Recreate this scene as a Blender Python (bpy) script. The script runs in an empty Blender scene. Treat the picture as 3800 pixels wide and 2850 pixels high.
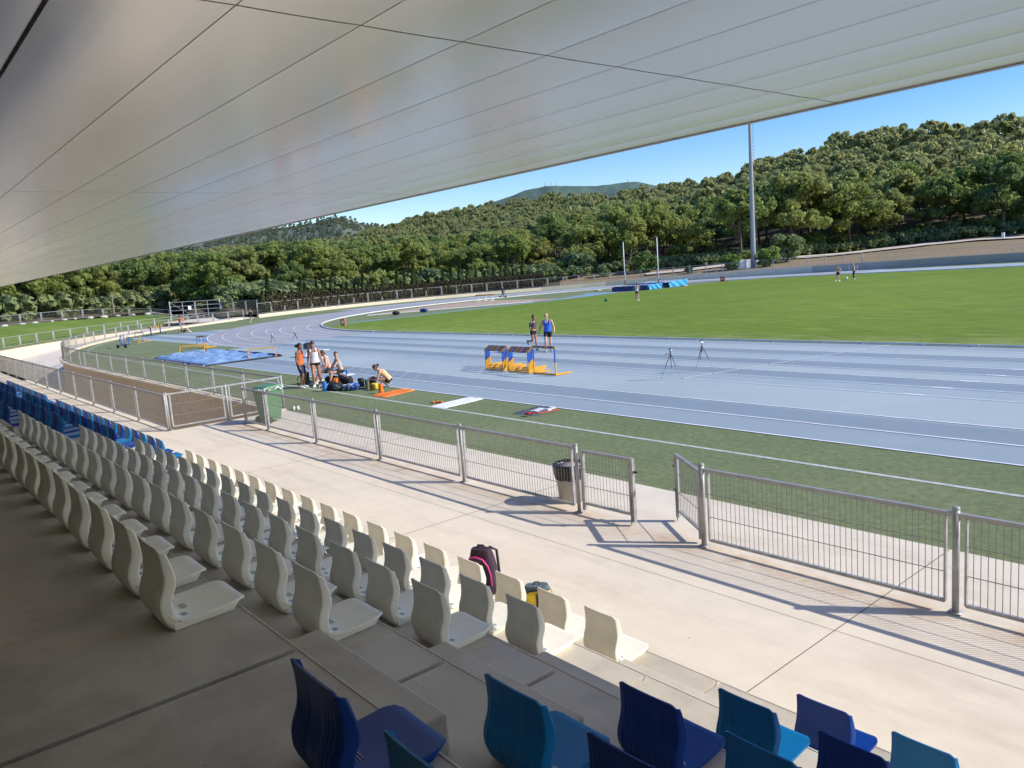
import bpy, bmesh, math, random
import numpy as np
from mathutils import Vector, Matrix, noise
random.seed(7); RNG = np.random.default_rng(7)
PI = math.pi
SC = bpy.context.scene
COL = SC.collection
R = math.radians

# ------------------------------------------------------------------ materials
def new_mat(name):
    m = bpy.data.materials.new(name); m.use_nodes = True
    nt = m.node_tree; nt.nodes.clear()
    out = nt.nodes.new('ShaderNodeOutputMaterial'); b = nt.nodes.new('ShaderNodeBsdfPrincipled')
    nt.links.new(b.outputs[0], out.inputs[0])
    return m, nt, b
def nd(nt, t, **kw):
    n = nt.nodes.new(t)
    for k, v in kw.items(): setattr(n, k, v)
    return n
def inp(n, **kw):
    for k, v in kw.items(): n.inputs[k.replace('_', ' ')].default_value = v
    return n
def c4(c): return (c[0], c[1], c[2], 1.0)
def mix_rgb(nt, fac, a, b, mode='MIX'):
    n = nd(nt, 'ShaderNodeMix', data_type='RGBA', blend_type=mode)
    for sock, v in ((0, fac), (6, a), (7, b)):
        if hasattr(v, 'node'): nt.links.new(v, n.inputs[sock])
        else: n.inputs[sock].default_value = v if sock == 0 else c4(v)
    return n.outputs[2]
def coords(nt, obj=True, scale=(1, 1, 1), rot=(0, 0, 0)):
    tc = nd(nt, 'ShaderNodeTexCoord'); mp = nd(nt, 'ShaderNodeMapping')
    mp.inputs['Scale'].default_value = scale; mp.inputs['Rotation'].default_value = rot
    nt.links.new(tc.outputs['Object' if obj else 'Generated'], mp.inputs[0])
    return mp.outputs[0]
def noise_n(nt, vec, scale, detail=4, rough=.55):
    n = nd(nt, 'ShaderNodeTexNoise'); nt.links.new(vec, n.inputs['Vector'])
    inp(n, Scale=scale, Detail=detail, Roughness=rough); return n.outputs[0]
def ramp(nt, fac, stops, interp='LINEAR'):
    n = nd(nt, 'ShaderNodeValToRGB'); n.color_ramp.interpolation = interp
    e = n.color_ramp.elements
    while len(e) < len(stops): e.new(.5)
    for i, (p, c) in enumerate(stops):
        e[i].position = p; e[i].color = c4(c) if hasattr(c, '__len__') else (c, c, c, 1)
    nt.links.new(fac, n.inputs[0]); return n.outputs[0]
def bump(nt, b, h, strength=.2, dist=.01):
    n = nd(nt, 'ShaderNodeBump'); inp(n, Strength=strength, Distance=dist)
    nt.links.new(h, n.inputs['Height']); nt.links.new(n.outputs[0], b.inputs['Normal'])
def mat(name, col, rough=.6, metal=0., var=.12, vscale=6., bmp=0., bscale=60., spec=.5, obj=True):
    m, nt, b = new_mat(name)
    v = coords(nt, obj)
    f = noise_n(nt, v, vscale)
    lo = tuple(max(0, c * (1 - var)) for c in col); hi = tuple(min(1, c * (1 + var)) for c in col)
    nt.links.new(ramp(nt, f, [(.3, lo), (.7, hi)]), b.inputs['Base Color'])
    inp(b, Roughness=rough, Metallic=metal); b.inputs['Specular IOR Level'].default_value = spec
    if bmp: bump(nt, b, noise_n(nt, v, bscale, 5), bmp, .01)
    return m
M = {}
def concrete(name, base, dark, rough=.85, stain=.6, big=.18):
    m, nt, b = new_mat(name); v = coords(nt)
    f1 = noise_n(nt, v, big, 6, .65); f2 = noise_n(nt, v, 2.3, 8, .7); f3 = noise_n(nt, v, 38, 4, .7)
    c = ramp(nt, f1, [(.35, dark), (.62, base)])
    c = mix_rgb(nt, .5, c, ramp(nt, f2, [(.3, tuple(x * .86 for x in base)), (.7, tuple(min(1, x * 1.08) for x in base))]))
    f4 = noise_n(nt, coords(nt, True, (.25, 1.4, 1)), 1.2, 7, .7)
    c = mix_rgb(nt, .8, c, ramp(nt, f4, [(.34, (.86, .84, .82)), (.50, (1, 1, 1)), (.68, (1.05, 1.04, 1.03))]), 'MULTIPLY')
    if name == 'plaza_concrete':
        sx = nd(nt, 'ShaderNodeSeparateXYZ'); nt.links.new(v, sx.inputs[0])
        a1 = nd(nt, 'ShaderNodeMath', operation='SUBTRACT'); nt.links.new(sx.outputs[1], a1.inputs[0]); a1.inputs[1].default_value = 8.12
        a2 = nd(nt, 'ShaderNodeMath', operation='ABSOLUTE'); nt.links.new(a1.outputs[0], a2.inputs[0])
        mk = mix_rgb(nt, 1., ramp(nt, a2.outputs[0], [(.05, .85), (.42, 0.)]), ramp(nt, noise_n(nt, v, 1.6, 6, .7), [(.40, 0.), (.62, 1.)]), 'MULTIPLY')
        c = mix_rgb(nt, mk, c, (.56, .40, .25))
        c = mix_rgb(nt, ramp(nt, noise_n(nt, v, .55, 7, .7), [(.54, 0.), (.72, .45)]), c, (.68, .54, .40))
    spots = ramp(nt, f3, [(.26, tuple(x * stain for x in base)), (.33, (1, 1, 1))])
    c = mix_rgb(nt, .55, c, spots, 'MULTIPLY')
    vr = nd(nt, 'ShaderNodeTexVoronoi'); nt.links.new(v, vr.inputs['Vector']); vr.inputs['Scale'].default_value = 2.6
    sp = ramp(nt, vr.outputs['Distance'], [(.022, (.35, .3, .25)), (.035, (1, 1, 1))])
    c = mix_rgb(nt, .8, c, sp, 'MULTIPLY')
    if name == 'stand_concrete':
        v2 = nd(nt, 'ShaderNodeTexVoronoi'); nt.links.new(v, v2.inputs['Vector']); v2.inputs['Scale'].default_value = 9.
        c = mix_rgb(nt, .9, c, ramp(nt, v2.outputs['Distance'], [(.030, (.25, .22, .18)), (.045, (1, 1, 1))]), 'MULTIPLY')
        c = mix_rgb(nt, .75, c, ramp(nt, noise_n(nt, v, 1.1, 7, .72), [(.34, (.66, .64, .62)), (.52, (1, 1, 1))]), 'MULTIPLY')
    nt.links.new(c, b.inputs['Base Color']); inp(b, Roughness=rough)
    bump(nt, b, f3, .25, .004); return m
M['plaza'] = concrete('plaza_concrete', (.77, .68, .535), (.67, .595, .475))
M['stand'] = concrete('stand_concrete', (.60, .545, .445), (.52, .475, .395), .55, .6, .6)
M['wall'] = concrete('wall_concrete', (.62, .54, .43), (.52, .455, .37))
M['cream'] = concrete('cream_concrete', (.74, .64, .48), (.66, .57, .43))
M['darkwall'] = concrete('dark_unseen_wall', (.22, .20, .17), (.18, .165, .14))  # colour kept dark so the unseen wall bounces little light onto the seats
M['greywall'] = concrete('grey_wall', (.45, .42, .36), (.39, .365, .315))
M['joint'] = mat('joint_dirt', (.16, .13, .10), .95)
M['sealant'] = mat('pale_sealant', (.6, .57, .5), .7)
M['galv'] = mat('galvanised_steel', (.37, .375, .375), .5, .2, .2, 9)
M['galvd'] = mat('galvanised_wire', (.23, .22, .195), .55, .1, .15, 9)
M['rail'] = mat('rail_steel', (.33, .33, .33), .5, .2, .15, 5)
M['white_metal'] = mat('white_paint_metal', (.78, .78, .77), .4)
M['black'] = mat('black_plastic', (.02, .02, .022), .45)
M['blackcloth'] = mat('black_cloth', (.022, .022, .027), .9, 0, .3, 14, .4, 40)
M['dark'] = mat('dark_rubber', (.035, .035, .035), .8)
M['yellow'] = mat('yellow_paint', (.72, .36, .025), .42)
M['ybar'] = mat('yellow_bar', (.60, .30, .05), .5)
M['blue'] = mat('blue_paint', (.02, .10, .48), .4)
M['navy'] = mat('navy_vinyl', (.012, .035, .16), .5, 0, .2, 3, .3, 8)
M['cyanvinyl'] = mat('cyan_vinyl', (.07, .40, .75), .45, 0, .25, 2, .3, 6)
M['greyvinyl'] = mat('grey_vinyl', (.36, .40, .44), .6, 0, .15, 2)
M['brickred'] = mat('red_box_paint', (.35, .06, .035), .6)
M['brown'] = mat('brown_box', (.36, .16, .09), .7)
M['orange'] = mat('orange_cloth', (.80, .20, .025), .85, 0, .15, 12, .4, 25)
M['orangefoam'] = mat('orange_foam', (.78, .20, .02), .7)
M['bluefoam'] = mat('blue_foam', (.02, .20, .62), .6)
M['white'] = mat('white_cloth', (.84, .84, .84), .9, 0, .05, 12, .3, 25)
M['greycloth'] = mat('grey_cloth', (.42, .44, .46), .9)
M['binGreen'] = mat('green_bin_plastic', (.10, .22, .11), .5)
M['teal'] = mat('teal_plastic', (.04, .42, .45), .5)
M['camo'] = mat('camo_foam', (.22, .20, .12), .8, 0, .6, 30)
M['yellowbag'] = mat('yellow_fabric', (.72, .50, .03), .7, 0, .2, 10)
M['bluebag'] = mat('blue_fabric', (.03, .13, .48), .75, 0, .5, 14)
M['plum'] = mat('plum_fabric', (.045, .02, .04), .75, 0, .3, 10, .4, 60)
M['pink'] = mat('pink_piping', (.75, .05, .30), .5)
M['slate'] = mat('slate_fabric', (.10, .14, .17), .75, 0, .3, 14)
M['greybag'] = mat('grey_trash_can', (.42, .38, .34), .6)
M['red'] = mat('red_strap', (.55, .02, .02), .6)
M['ball'] = mat('green_ball', (.0, .16, .12), .35)
M['silver'] = mat('silver_metal', (.6, .61, .62), .3, .8)
M['glassy'] = mat('dark_lens', (.02, .03, .04), .15)
M['skinA'] = mat('light_skin', (.62, .36, .25), .55, 0, .06, 8)
M['skinB'] = mat('tan_skin', (.42, .21, .125), .5, 0, .06, 8)
M['skinC'] = mat('brown_skin', (.26, .125, .075), .5, 0, .06, 8)
M['hairD'] = mat('dark_hair', (.025, .014, .010), .5, 0, .3, 30)
M['hairB'] = mat('brown_hair', (.11, .055, .03), .5, 0, .3, 30)
M['hairF'] = mat('blond_hair', (.55, .36, .16), .5, 0, .25, 30)
M['shirtO'] = mat('orange_shirt', (.82, .17, .035), .85, 0, .1, 10)
M['shirtW'] = mat('white_shirt', (.86, .85, .86), .9, 0, .04, 10)
M['shirtP'] = mat('peach_shirt', (.78, .50, .26), .85, 0, .1, 10)
M['shirtG'] = mat('charcoal_shirt', (.075, .08, .10), .85, 0, .15, 10)
M['shirtB'] = mat('blue_singlet', (.035, .14, .62), .7, 0, .25, 10)
M['shortK'] = mat('black_shorts', (.015, .014, .02), .8, 0, .2, 10)
M['shortN'] = mat('navy_shorts', (.02, .03, .075), .8, 0, .2, 10)
M['shortB'] = mat('light_blue_shorts', (.12, .30, .72), .8, 0, .2, 10)
M['shoeW'] = mat('white_shoe', (.8, .79, .77), .6)
M['shoeG'] = mat('grey_shoe', (.30, .35, .38), .6)
M['eye'] = mat('dark_eye', (.02, .015, .012), .3)
M['lip'] = mat('lip', (.40, .14, .11), .5)
M['wood'] = mat('weathered_wood', (.34, .27, .2), .8)
M['bark'] = mat('pine_bark', (.13, .10, .075), .95, 0, .4, 3)
M['rock'] = mat('pale_rock', (.55, .52, .46), .95, 0, .15, 2, .6, 4)
M['sign'] = mat('white_sign', (.8, .8, .78), .5)

def seat_plastic(name, col, rough=.38):
    m, nt, b = new_mat(name); v = coords(nt)
    f = noise_n(nt, v, 5, 5); oi = nd(nt, 'ShaderNodeObjectInfo')
    c = ramp(nt, f, [(.3, tuple(x * .93 for x in col)), (.7, tuple(min(1, x * 1.05) for x in col))])
    w = ramp(nt, oi.outputs['Random'], [(0, .88), (1, 1.06)])
    c = mix_rgb(nt, 1., c, w, 'MULTIPLY')
    nt.links.new(c, b.inputs['Base Color']); inp(b, Roughness=rough); b.inputs['Specular IOR Level'].default_value = .28
    bump(nt, b, noise_n(nt, v, 220, 2), .05, .002); return m
M['seatW'] = seat_plastic('cream_seat_plastic', (.91, .87, .75))
M['seatN'] = seat_plastic('royal_blue_seat_plastic', (.006, .045, .26))
M['seatC'] = seat_plastic('azure_seat_plastic', (.005, .17, .43))
M['plug'] = mat('grey_plug', (.33, .38, .40), .5)

def leaf(name, cols, trans=.25):
    m, nt, b = new_mat(name)
    g = nd(nt, 'ShaderNodeNewGeometry'); oi = nd(nt, 'ShaderNodeObjectInfo')
    tc = nd(nt, 'ShaderNodeTexCoord')
    c = ramp(nt, noise_n(nt, tc.outputs['Object'], .55, 3), [(.3, cols[0]), (.5, cols[1]), (.72, cols[2])])
    c = mix_rgb(nt, .45, c, ramp(nt, g.outputs['Random Per Island'], [(0, cols[0]), (1, cols[2])]))
    t = ramp(nt, oi.outputs['Random'], [(0, (.66, .76, .76)), (.3, (.9, .98, .88)), (.6, (1.14, 1.06, .84)), (.85, (1.05, 1.02, 1.0)), (.97, (1.2, 1.02, .95)), (1, (1.25, 1.05, 1.1))])
    c = mix_rgb(nt, 1., c, t, 'MULTIPLY')
    nt.links.new(c, b.inputs['Base Color']); inp(b, Roughness=.75); b.inputs['Specular IOR Level'].default_value = .2
    tr = nd(nt, 'ShaderNodeBsdfTranslucent'); nt.links.new(c, tr.inputs[0])
    mx = nd(nt, 'ShaderNodeMixShader'); mx.inputs[0].default_value = trans
    if name.startswith('cypress'):
        pass
    out = [n for n in nt.nodes if n.type == 'OUTPUT_MATERIAL'][0]
    nt.links.new(b.outputs[0], mx.inputs[1]); nt.links.new(tr.outputs[0], mx.inputs[2]); nt.links.new(mx.outputs[0], out.inputs[0])
    return m
M['pine'] = leaf('pine_needles', [(.205, .268, .100), (.32, .385, .130), (.43, .472, .168)], .6)
M['farpine'] = leaf('far_pine_needles', [(.215, .272, .125), (.315, .370, .155), (.41, .452, .195)], .6)
M['hillpine'] = leaf('hazy_pine_needles', [(.15, .20, .13), (.20, .25, .155), (.26, .30, .19)], .4)  # greyed needles: the haze of distance is in the colour
M['cypress'] = leaf('cypress_leaves', [(.045, .075, .026), (.085, .125, .04), (.14, .17, .055)], .25)
M['dryhedge'] = leaf('dry_hedge_twigs', [(.085, .055, .035), (.15, .105, .06), (.22, .185, .09)], .2)
M['olive'] = leaf('olive_leaves', [(.14, .195, .10), (.235, .30, .15), (.33, .39, .20)], .35)
M['bushg'] = leaf('green_shrub_leaves', [(.12, .20, .05), (.22, .31, .08), (.32, .40, .12)], .35)

def track_mat(name, stops, x0, x1, axis=1, extra=None):
    """lane-wise tints across the straight with long streaks along it"""
    m, nt, b = new_mat(name)
    tc = nd(nt, 'ShaderNodeTexCoord'); sx = nd(nt, 'ShaderNodeSeparateXYZ'); nt.links.new(tc.outputs['Object'], sx.inputs[0])
    mr = nd(nt, 'ShaderNodeMapRange'); mr.inputs['From Min'].default_value = x0; mr.inputs['From Max'].default_value = x1
    st = coords(nt, True, (.05, .9, 1)); f = noise_n(nt, st, 1.0, 4)
    ad = nd(nt, 'ShaderNodeMath', operation='MULTIPLY_ADD'); nt.links.new(f, ad.inputs[0]); ad.inputs[1].default_value = .5; nt.links.new(sx.outputs[axis], ad.inputs[2])
    sb = nd(nt, 'ShaderNodeMath', operation='SUBTRACT'); nt.links.new(ad.outputs[0], sb.inputs[0]); sb.inputs[1].default_value = .25
    nt.links.new(sb.outputs[0], mr.inputs['Value'])
    c = ramp(nt, mr.outputs[0], stops)
    g = noise_n(nt, coords(nt), 55, 3); c = mix_rgb(nt, .5, c, ramp(nt, g, [(.3, .82), (.7, 1.12)]), 'MULTIPLY')
    h = noise_n(nt, coords(nt, True, (.12, .12, 1)), 1.0, 5, .7); c = mix_rgb(nt, .8, c, ramp(nt, h, [(.3, .88), (.7, 1.1)]), 'MULTIPLY')
    nt.links.new(c, b.inputs['Base Color']); inp(b, Roughness=.7); bump(nt, b, g, .3, .003); return m
LB = (.405, .47, .455); DB = (.245, .305, .33); MB_ = (.31, .375, .39)
def lanestops():
    y0, y1 = 14.4, 29.8
    lanes = [(14.4, 15.75, MB_), (15.75, 17.2, DB), (17.2, 20.02, LB), (20.02, 21.24, (.35, .42, .425)), (21.24, 22.46, DB), (22.46, 23.68, LB),
             (23.68, 24.9, DB), (24.9, 26.12, (.365, .435, .435)), (26.12, 27.34, DB), (27.34, 28.56, LB), (28.56, 29.8, MB_)]
    s = []
    for a, b_, c in lanes:
        s += [((a + .25 - y0) / (y1 - y0), c), ((b_ - .25 - y0) / (y1 - y0), c)]
    return s
M['track'] = track_mat('blue_track', lanestops(), 14.4, 29.8)
M['bend'] = mat('worn_grey_track', (.37, .36, .355), .75, 0, .10, .25, .3, 60)
M['apron'] = mat('pale_blue_track', (.40, .44, .465), .75, 0, .12, .15, .3, 60)
M['cyan'] = mat('cyan_strip', (.22, .36, .43), .75, 0, .12, .3)
M['line'] = mat('line_paint', (.82, .84, .85), .7, 0, .15, 3)
M['turfline'] = mat('turf_line_paint', (.50, .52, .46), .9, 0, .25, 9)
M['kerbw'] = mat('white_kerb', (.74, .74, .72), .5)
M['kerba'] = mat('aluminium_kerb', (.70, .71, .72), .45, .1)

def grass_mat(name, a, b_, dry, scale=.12, fine=30, dryamt=.63, stretch=(1, 1, 1), specks=False):
    m, nt, b = new_mat(name); v = coords(nt); vs = coords(nt, True, stretch)
    c = ramp(nt, noise_n(nt, v, scale, 5, .6), [(.35, a), (.65, b_)])
    c = mix_rgb(nt, ramp(nt, noise_n(nt, vs, .35, 8, .75), [(dryamt, 0.), (dryamt + .16, 1.)]), c, dry)
    f = noise_n(nt, v, fine, 5, .75)
    c = mix_rgb(nt, .8, c, ramp(nt, f, [(.25, .55), (.75, 1.4)]), 'MULTIPLY')
    if 'pitch' in name:
        c = mix_rgb(nt, .8, c, ramp(nt, noise_n(nt, coords(nt, True, (.5, 1.9, 1)), .9, 8, .78), [(.38, .70), (.62, 1.28)]), 'MULTIPLY')
        sx = nd(nt, 'ShaderNodeSeparateXYZ'); nt.links.new(v, sx.inputs[0]); mr = nd(nt, 'ShaderNodeMapRange'); mr.inputs['From Min'].default_value = 29.9; mr.inputs['From Max'].default_value = 33.5; mr.inputs['To Min'].default_value = .62; mr.inputs['To Max'].default_value = 0
        nt.links.new(sx.outputs[1], mr.inputs['Value']); mm = nd(nt, 'ShaderNodeMath', operation='MULTIPLY'); nt.links.new(mr.outputs[0], mm.inputs[0]); nt.links.new(ramp(nt, noise_n(nt, coords(nt, True, (.6, 1, 1)), 1.2, 6, .7), [(.42, 0.), (.62, 1.)]), mm.inputs[1])
        c = mix_rgb(nt, mm.outputs[0], c, (.40, .36, .19))
    if specks:
        c = mix_rgb(nt, .7, c, ramp(nt, noise_n(nt, v, 7, 6, .8), [(.38, .66), (.62, 1.28)]), 'MULTIPLY')
        vr = nd(nt, 'ShaderNodeTexVoronoi'); nt.links.new(v, vr.inputs['Vector']); vr.inputs['Scale'].default_value = 1.1
        c = mix_rgb(nt, ramp(nt, vr.outputs['Distance'], [(.014, 1.), (.02, 0.)]), c, (.8, .8, .75))
    nt.links.new(c, b.inputs['Base Color']); inp(b, Roughness=.9); b.inputs['Specular IOR Level'].default_value = .15
    bump(nt, b, f, .8, .03); return m
M['grass'] = grass_mat('pitch_grass', (.142, .215, .022), (.195, .275, .034), (.40, .41, .18), .05, 9, .575, (.7, 3.2, 1))
M['turf'] = grass_mat('artificial_turf', (.185, .225, .105), (.230, .265, .130), (.31, .31, .19), .3, 45, .66, (1, 1, 1), True)
M['lawn'] = grass_mat('bank_lawn', (.12, .19, .03), (.18, .245, .05), (.3, .28, .14), .25, 6, .62)
M['sand'] = mat('sand', (.45, .33, .235), .95, 0, .15, .8, .5, 12)
M['path'] = mat('gravel_path', (.62, .54, .44), .95, 0, .12, .4)
M['dirt'] = grass_mat('dry_grass_bank', (.34, .245, .155), (.27, .225, .12), (.42, .31, .22), .15, 3, .6)
M['scrub'] = grass_mat('forest_floor', (.09, .085, .05), (.13, .11, .07), (.22, .18, .12), .06, 1.5, .6)
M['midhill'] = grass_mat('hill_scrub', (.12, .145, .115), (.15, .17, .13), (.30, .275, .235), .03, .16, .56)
M['mount'] = grass_mat('hazy_mountain', (.085, .14, .11), (.115, .17, .125), (.27, .275, .24), .006, .03, .58)  # distance haze is put into the base colour

# roof sheet: brushed, slightly wavy metal
m, nt, b = new_mat('brushed_roof_metal')
v = coords(nt); f = noise_n(nt, coords(nt, True, (.12, .8, 1)), 1, 2); w = noise_n(nt, coords(nt, True, (.35, 1.3, 1)), .9, 1)
c = ramp(nt, noise_n(nt, coords(nt, True, (.10, .5, 1)), 1, 3), [(.3, (.80, .785, .75)), (.7, (.86, .845, .805))])
nt.links.new(c, b.inputs['Base Color']); inp(b, Roughness=.26, Metallic=.58)
nt.links.new(ramp(nt, f, [(.3, .17), (.7, .24)]), b.inputs['Roughness'])
bump(nt, b, w, .16, .05); M['roof'] = m
M['roofseam'] = mat('roof_seam', (.11, .10, .09), .7)
M['roofjoint'] = mat('roof_backing', (.50, .47, .42), .8)
M['roofgap'] = mat('roof_cross_joint', (.09, .065, .04), .8)

# ------------------------------------------------------------------ mesh helper
class MB:
    def __init__(s): s.v = []; s.f = []; s.m = []
    def add(s, vs, fs, mi=0):
        o = len(s.v); s.v += [tuple(x) for x in vs]
        for f in fs: s.f.append(tuple(i + o for i in f)); s.m.append(mi)
    def quad(s, a, b, c, d, mi=0): s.add([a, b, c, d], [(0, 1, 2, 3)], mi)
    def box(s, c, d, mi=0, rz=0.):
        x, y, z = d[0] / 2, d[1] / 2, d[2] / 2; cs, sn = math.cos(rz), math.sin(rz)
        vs = [(c[0] + cs * a - sn * b_, c[1] + sn * a + cs * b_, c[2] + e) for e in (-z, z) for a, b_ in ((-x, -y), (x, -y), (x, y), (-x, y))]
        s.add(vs, [(3, 2, 1, 0), (4, 5, 6, 7), (0, 1, 5, 4), (1, 2, 6, 5), (2, 3, 7, 6), (3, 0, 4, 7)], mi)
    def bar(s, p, q, w, h, mi=0):
        p = Vector(p); q = Vector(q); d = (q - p).normalized()
        up = Vector((0, 0, 1)) if abs(d.z) < .95 else Vector((0, 1, 0))
        a = d.cross(up).normalized() * (w / 2); u = a.cross(d).normalized() * (h / 2)
        vs = [p - a - u, p + a - u, p + a + u, p - a + u, q - a - u, q + a - u, q + a + u, q - a + u]
        s.add(vs, [(3, 2, 1, 0), (4, 5, 6, 7), (0, 1, 5, 4), (1, 2, 6, 5), (2, 3, 7, 6), (3, 0, 4, 7)], mi)
    def tube(s, pts, r, n=8, mi=0, cap=True):
        pts = [Vector(p) for p in pts]; rs = r if hasattr(r, '__len__') else [r] * len(pts)
        o = len(s.v); prev = None
        for i, p in enumerate(pts):
            d = (pts[min(i + 1, len(pts) - 1)] - pts[max(i - 1, 0)]).normalized()
            if prev is None:
                up = Vector((0, 0, 1)) if abs(d.z) < .9 else Vector((0, 1, 0)); a = d.cross(up).normalized()
            else:
                a = (prev - d * prev.dot(d)).normalized()
            prev = a; b_ = d.cross(a)
            for k in range(n):
                t = 2 * PI * k / n; s.v.append(tuple(p + (a * math.cos(t) + b_ * math.sin(t)) * rs[i]))
        for i in range(len(pts) - 1):
            for k in range(n):
                s.f.append((o + i * n + k, o + i * n + (k + 1) % n, o + (i + 1) * n + (k + 1) % n, o + (i + 1) * n + k)); s.m.append(mi)
        if cap:
            s.f.append(tuple(o + k for k in range(n))[::-1]); s.m.append(mi)
            s.f.append(tuple(o + (len(pts) - 1) * n + k for k in range(n))); s.m.append(mi)
    def lathe(s, prof, n=20, mi=0, c=(0, 0, 0)):
        o = len(s.v)
        for r, z in prof:
            for k in range(n):
                t = 2 * PI * k / n; s.v.append((c[0] + r * math.cos(t), c[1] + r * math.sin(t), c[2] + z))
        for i in range(len(prof) - 1):
            for k in range(n):
                s.f.append((o + i * n + k, o + i * n + (k + 1) % n, o + (i + 1) * n + (k + 1) % n, o + (i + 1) * n + k)); s.m.append(mi)
        if prof[0][0] > 1e-4: s.f.append(tuple(o + k for k in range(n))[::-1]); s.m.append(mi)
        if prof[-1][0] > 1e-4: s.f.append(tuple(o + (len(prof) - 1) * n + k for k in range(n))); s.m.append(mi)
    def ell(s, c, r, nu=12, nv=8, mi=0, mtx=None):
        vs = []; fs = []
        for j in range(nv + 1):
            ph = PI * j / nv
            for i in range(nu):
                t = 2 * PI * i / nu; q = Vector((r[0] * math.sin(ph) * math.cos(t), r[1] * math.sin(ph) * math.sin(t), r[2] * math.cos(ph)))
                if mtx: q = mtx @ q
                vs.append(q + Vector(c))
        for j in range(nv):
            for i in range(nu): fs.append((j * nu + i, (j + 1) * nu + i, (j + 1) * nu + (i + 1) % nu, j * nu + (i + 1) % nu))
        s.add(vs, fs, mi)
    def loft(s, rings, mi=0, cap=True):
        n = len(rings[0]); vs = [p for r in rings for p in r]; fs = []
        for i in range(len(rings) - 1):
            for k in range(n): fs.append((i * n + k, i * n + (k + 1) % n, (i + 1) * n + (k + 1) % n, (i + 1) * n + k))
        if cap: fs.append(tuple(range(n))[::-1]); fs.append(tuple((len(rings) - 1) * n + k for k in range(n)))
        s.add(vs, fs, mi)
    def grid(s, fn, nu, nv, mi=0):
        vs = [fn(i / nu, j / nv) for j in range(nv + 1) for i in range(nu + 1)]
        fs = [(j * (nu + 1) + i, j * (nu + 1) + i + 1, (j + 1) * (nu + 1) + i + 1, (j + 1) * (nu + 1) + i) for j in range(nv) for i in range(nu)]
        s.add(vs, fs, mi)
    def prism(s, pts, z0, z1, mi=0):
        n = len(pts); s.add([(x, y, z0) for x, y in pts] + [(x, y, z1) for x, y in pts],
                            [tuple(range(n))[::-1], tuple(range(n, 2 * n))] + [(i, (i + 1) % n, n + (i + 1) % n, n + i) for i in range(n)], mi)
    def mesh(s, name, mats, smooth=False):
        me = bpy.data.meshes.new(name); me.from_pydata(s.v, [], s.f)
        mats = mats if isinstance(mats, (list, tuple)) else [mats]
        for k in mats: me.materials.append(M[k] if isinstance(k, str) else k)
        if len(mats) > 1: me.polygons.foreach_set('material_index', s.m)
        if smooth: me.polygons.foreach_set('use_smooth', [True] * len(me.polygons))
        me.update(); return me
    def build(s, name, mats, parent=None, smooth=False, loc=(0, 0, 0), rz=0.):
        return link(name, s.mesh(name, mats, smooth), parent, loc, rz)
def link(name, me, parent=None, loc=(0, 0, 0), rz=0.):
    o = bpy.data.objects.new(name, me); COL.objects.link(o); o.location = loc; o.rotation_euler = (0, 0, rz)
    if parent: o.parent = parent
    return o
def thing(name, label, cat, loc=(0, 0, 0), rz=0., group=None):
    o = bpy.data.objects.new(name, None); COL.objects.link(o); o.location = loc; o.rotation_euler = (0, 0, rz); o.empty_display_size = .2
    return tag(o, label, cat, group)
def tag(o, label, cat, group=None):
    o['label'] = label; o['category'] = cat
    if group: o['group'] = group
    return o
def struct(o): o['kind'] = 'structure'; return o
def dup(root, loc, rz, label, group=None):
    r = root.copy(); COL.objects.link(r); r.location = loc; r.rotation_euler = (0, 0, rz); r['label'] = label
    if group: r['group'] = group
    for ch in list(root.children):
        c = ch.copy(); COL.objects.link(c); c.parent = r
        for g in list(ch.children):
            d = g.copy(); COL.objects.link(d); d.parent = c
    return r
ORD = ['first', 'second', 'third', 'fourth', 'fifth', 'sixth', 'seventh', 'eighth', 'ninth', 'tenth', 'eleventh', 'twelfth', 'thirteenth', 'fourteenth',
       'fifteenth', 'sixteenth', 'seventeenth', 'eighteenth', 'nineteenth', 'twentieth'] + ['twenty-' + k for k in ('first', 'second', 'third', 'fourth', 'fifth', 'sixth', 'seventh', 'eighth', 'ninth')] + ['thirtieth'] + \
      ['thirty-' + k for k in ('first', 'second', 'third', 'fourth', 'fifth', 'sixth', 'seventh', 'eighth', 'ninth')] + ['fortieth'] + ['forty-' + k for k in ('first', 'second', 'third', 'fourth', 'fifth', 'sixth')]

# ------------------------------------------------------------------ camera, sun, sky
EYE = 3.8436
yaw, pitch, roll = -0.876828267, -0.144904689, -0.0742210151
fw = Vector((math.cos(pitch) * math.sin(yaw), math.cos(pitch) * math.cos(yaw), math.sin(pitch)))
r0 = Vector((math.cos(yaw), -math.sin(yaw), 0)); u0 = r0.cross(fw)
rt = r0 * math.cos(roll) + u0 * math.sin(roll); up = -r0 * math.sin(roll) + u0 * math.cos(roll)
cam = bpy.data.cameras.new('camera'); co = bpy.data.objects.new('camera', cam); COL.objects.link(co)
co.matrix_world = Matrix(((rt.x, up.x, -fw.x, 0), (rt.y, up.y, -fw.y, 0), (rt.z, up.z, -fw.z, EYE), (0, 0, 0, 1)))
cam.sensor_fit = 'HORIZONTAL'; cam.sensor_width = 36; cam.lens = 36 * 2884.41 / 3800
cam.clip_start = .05; cam.clip_end = 9000; SC.camera = co
SUN = Vector((1.18, .87, 1.07)).normalized()
sl = bpy.data.lights.new('sun', 'SUN'); sl.energy = 5.0; sl.angle = R(.53); sl.color = (1., .94, .85)
so = bpy.data.objects.new('sun', sl); COL.objects.link(so); so.rotation_euler = SUN.to_track_quat('Z', 'Y').to_euler(); so.location = (60, 40, 60)
W = bpy.data.worlds.new('World'); SC.world = W; W.use_nodes = True; wn = W.node_tree
bg = wn.nodes['Background']; sky = wn.nodes.new('ShaderNodeTexSky'); sky.sky_type = 'NISHITA'; sky.sun_disc = False
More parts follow.
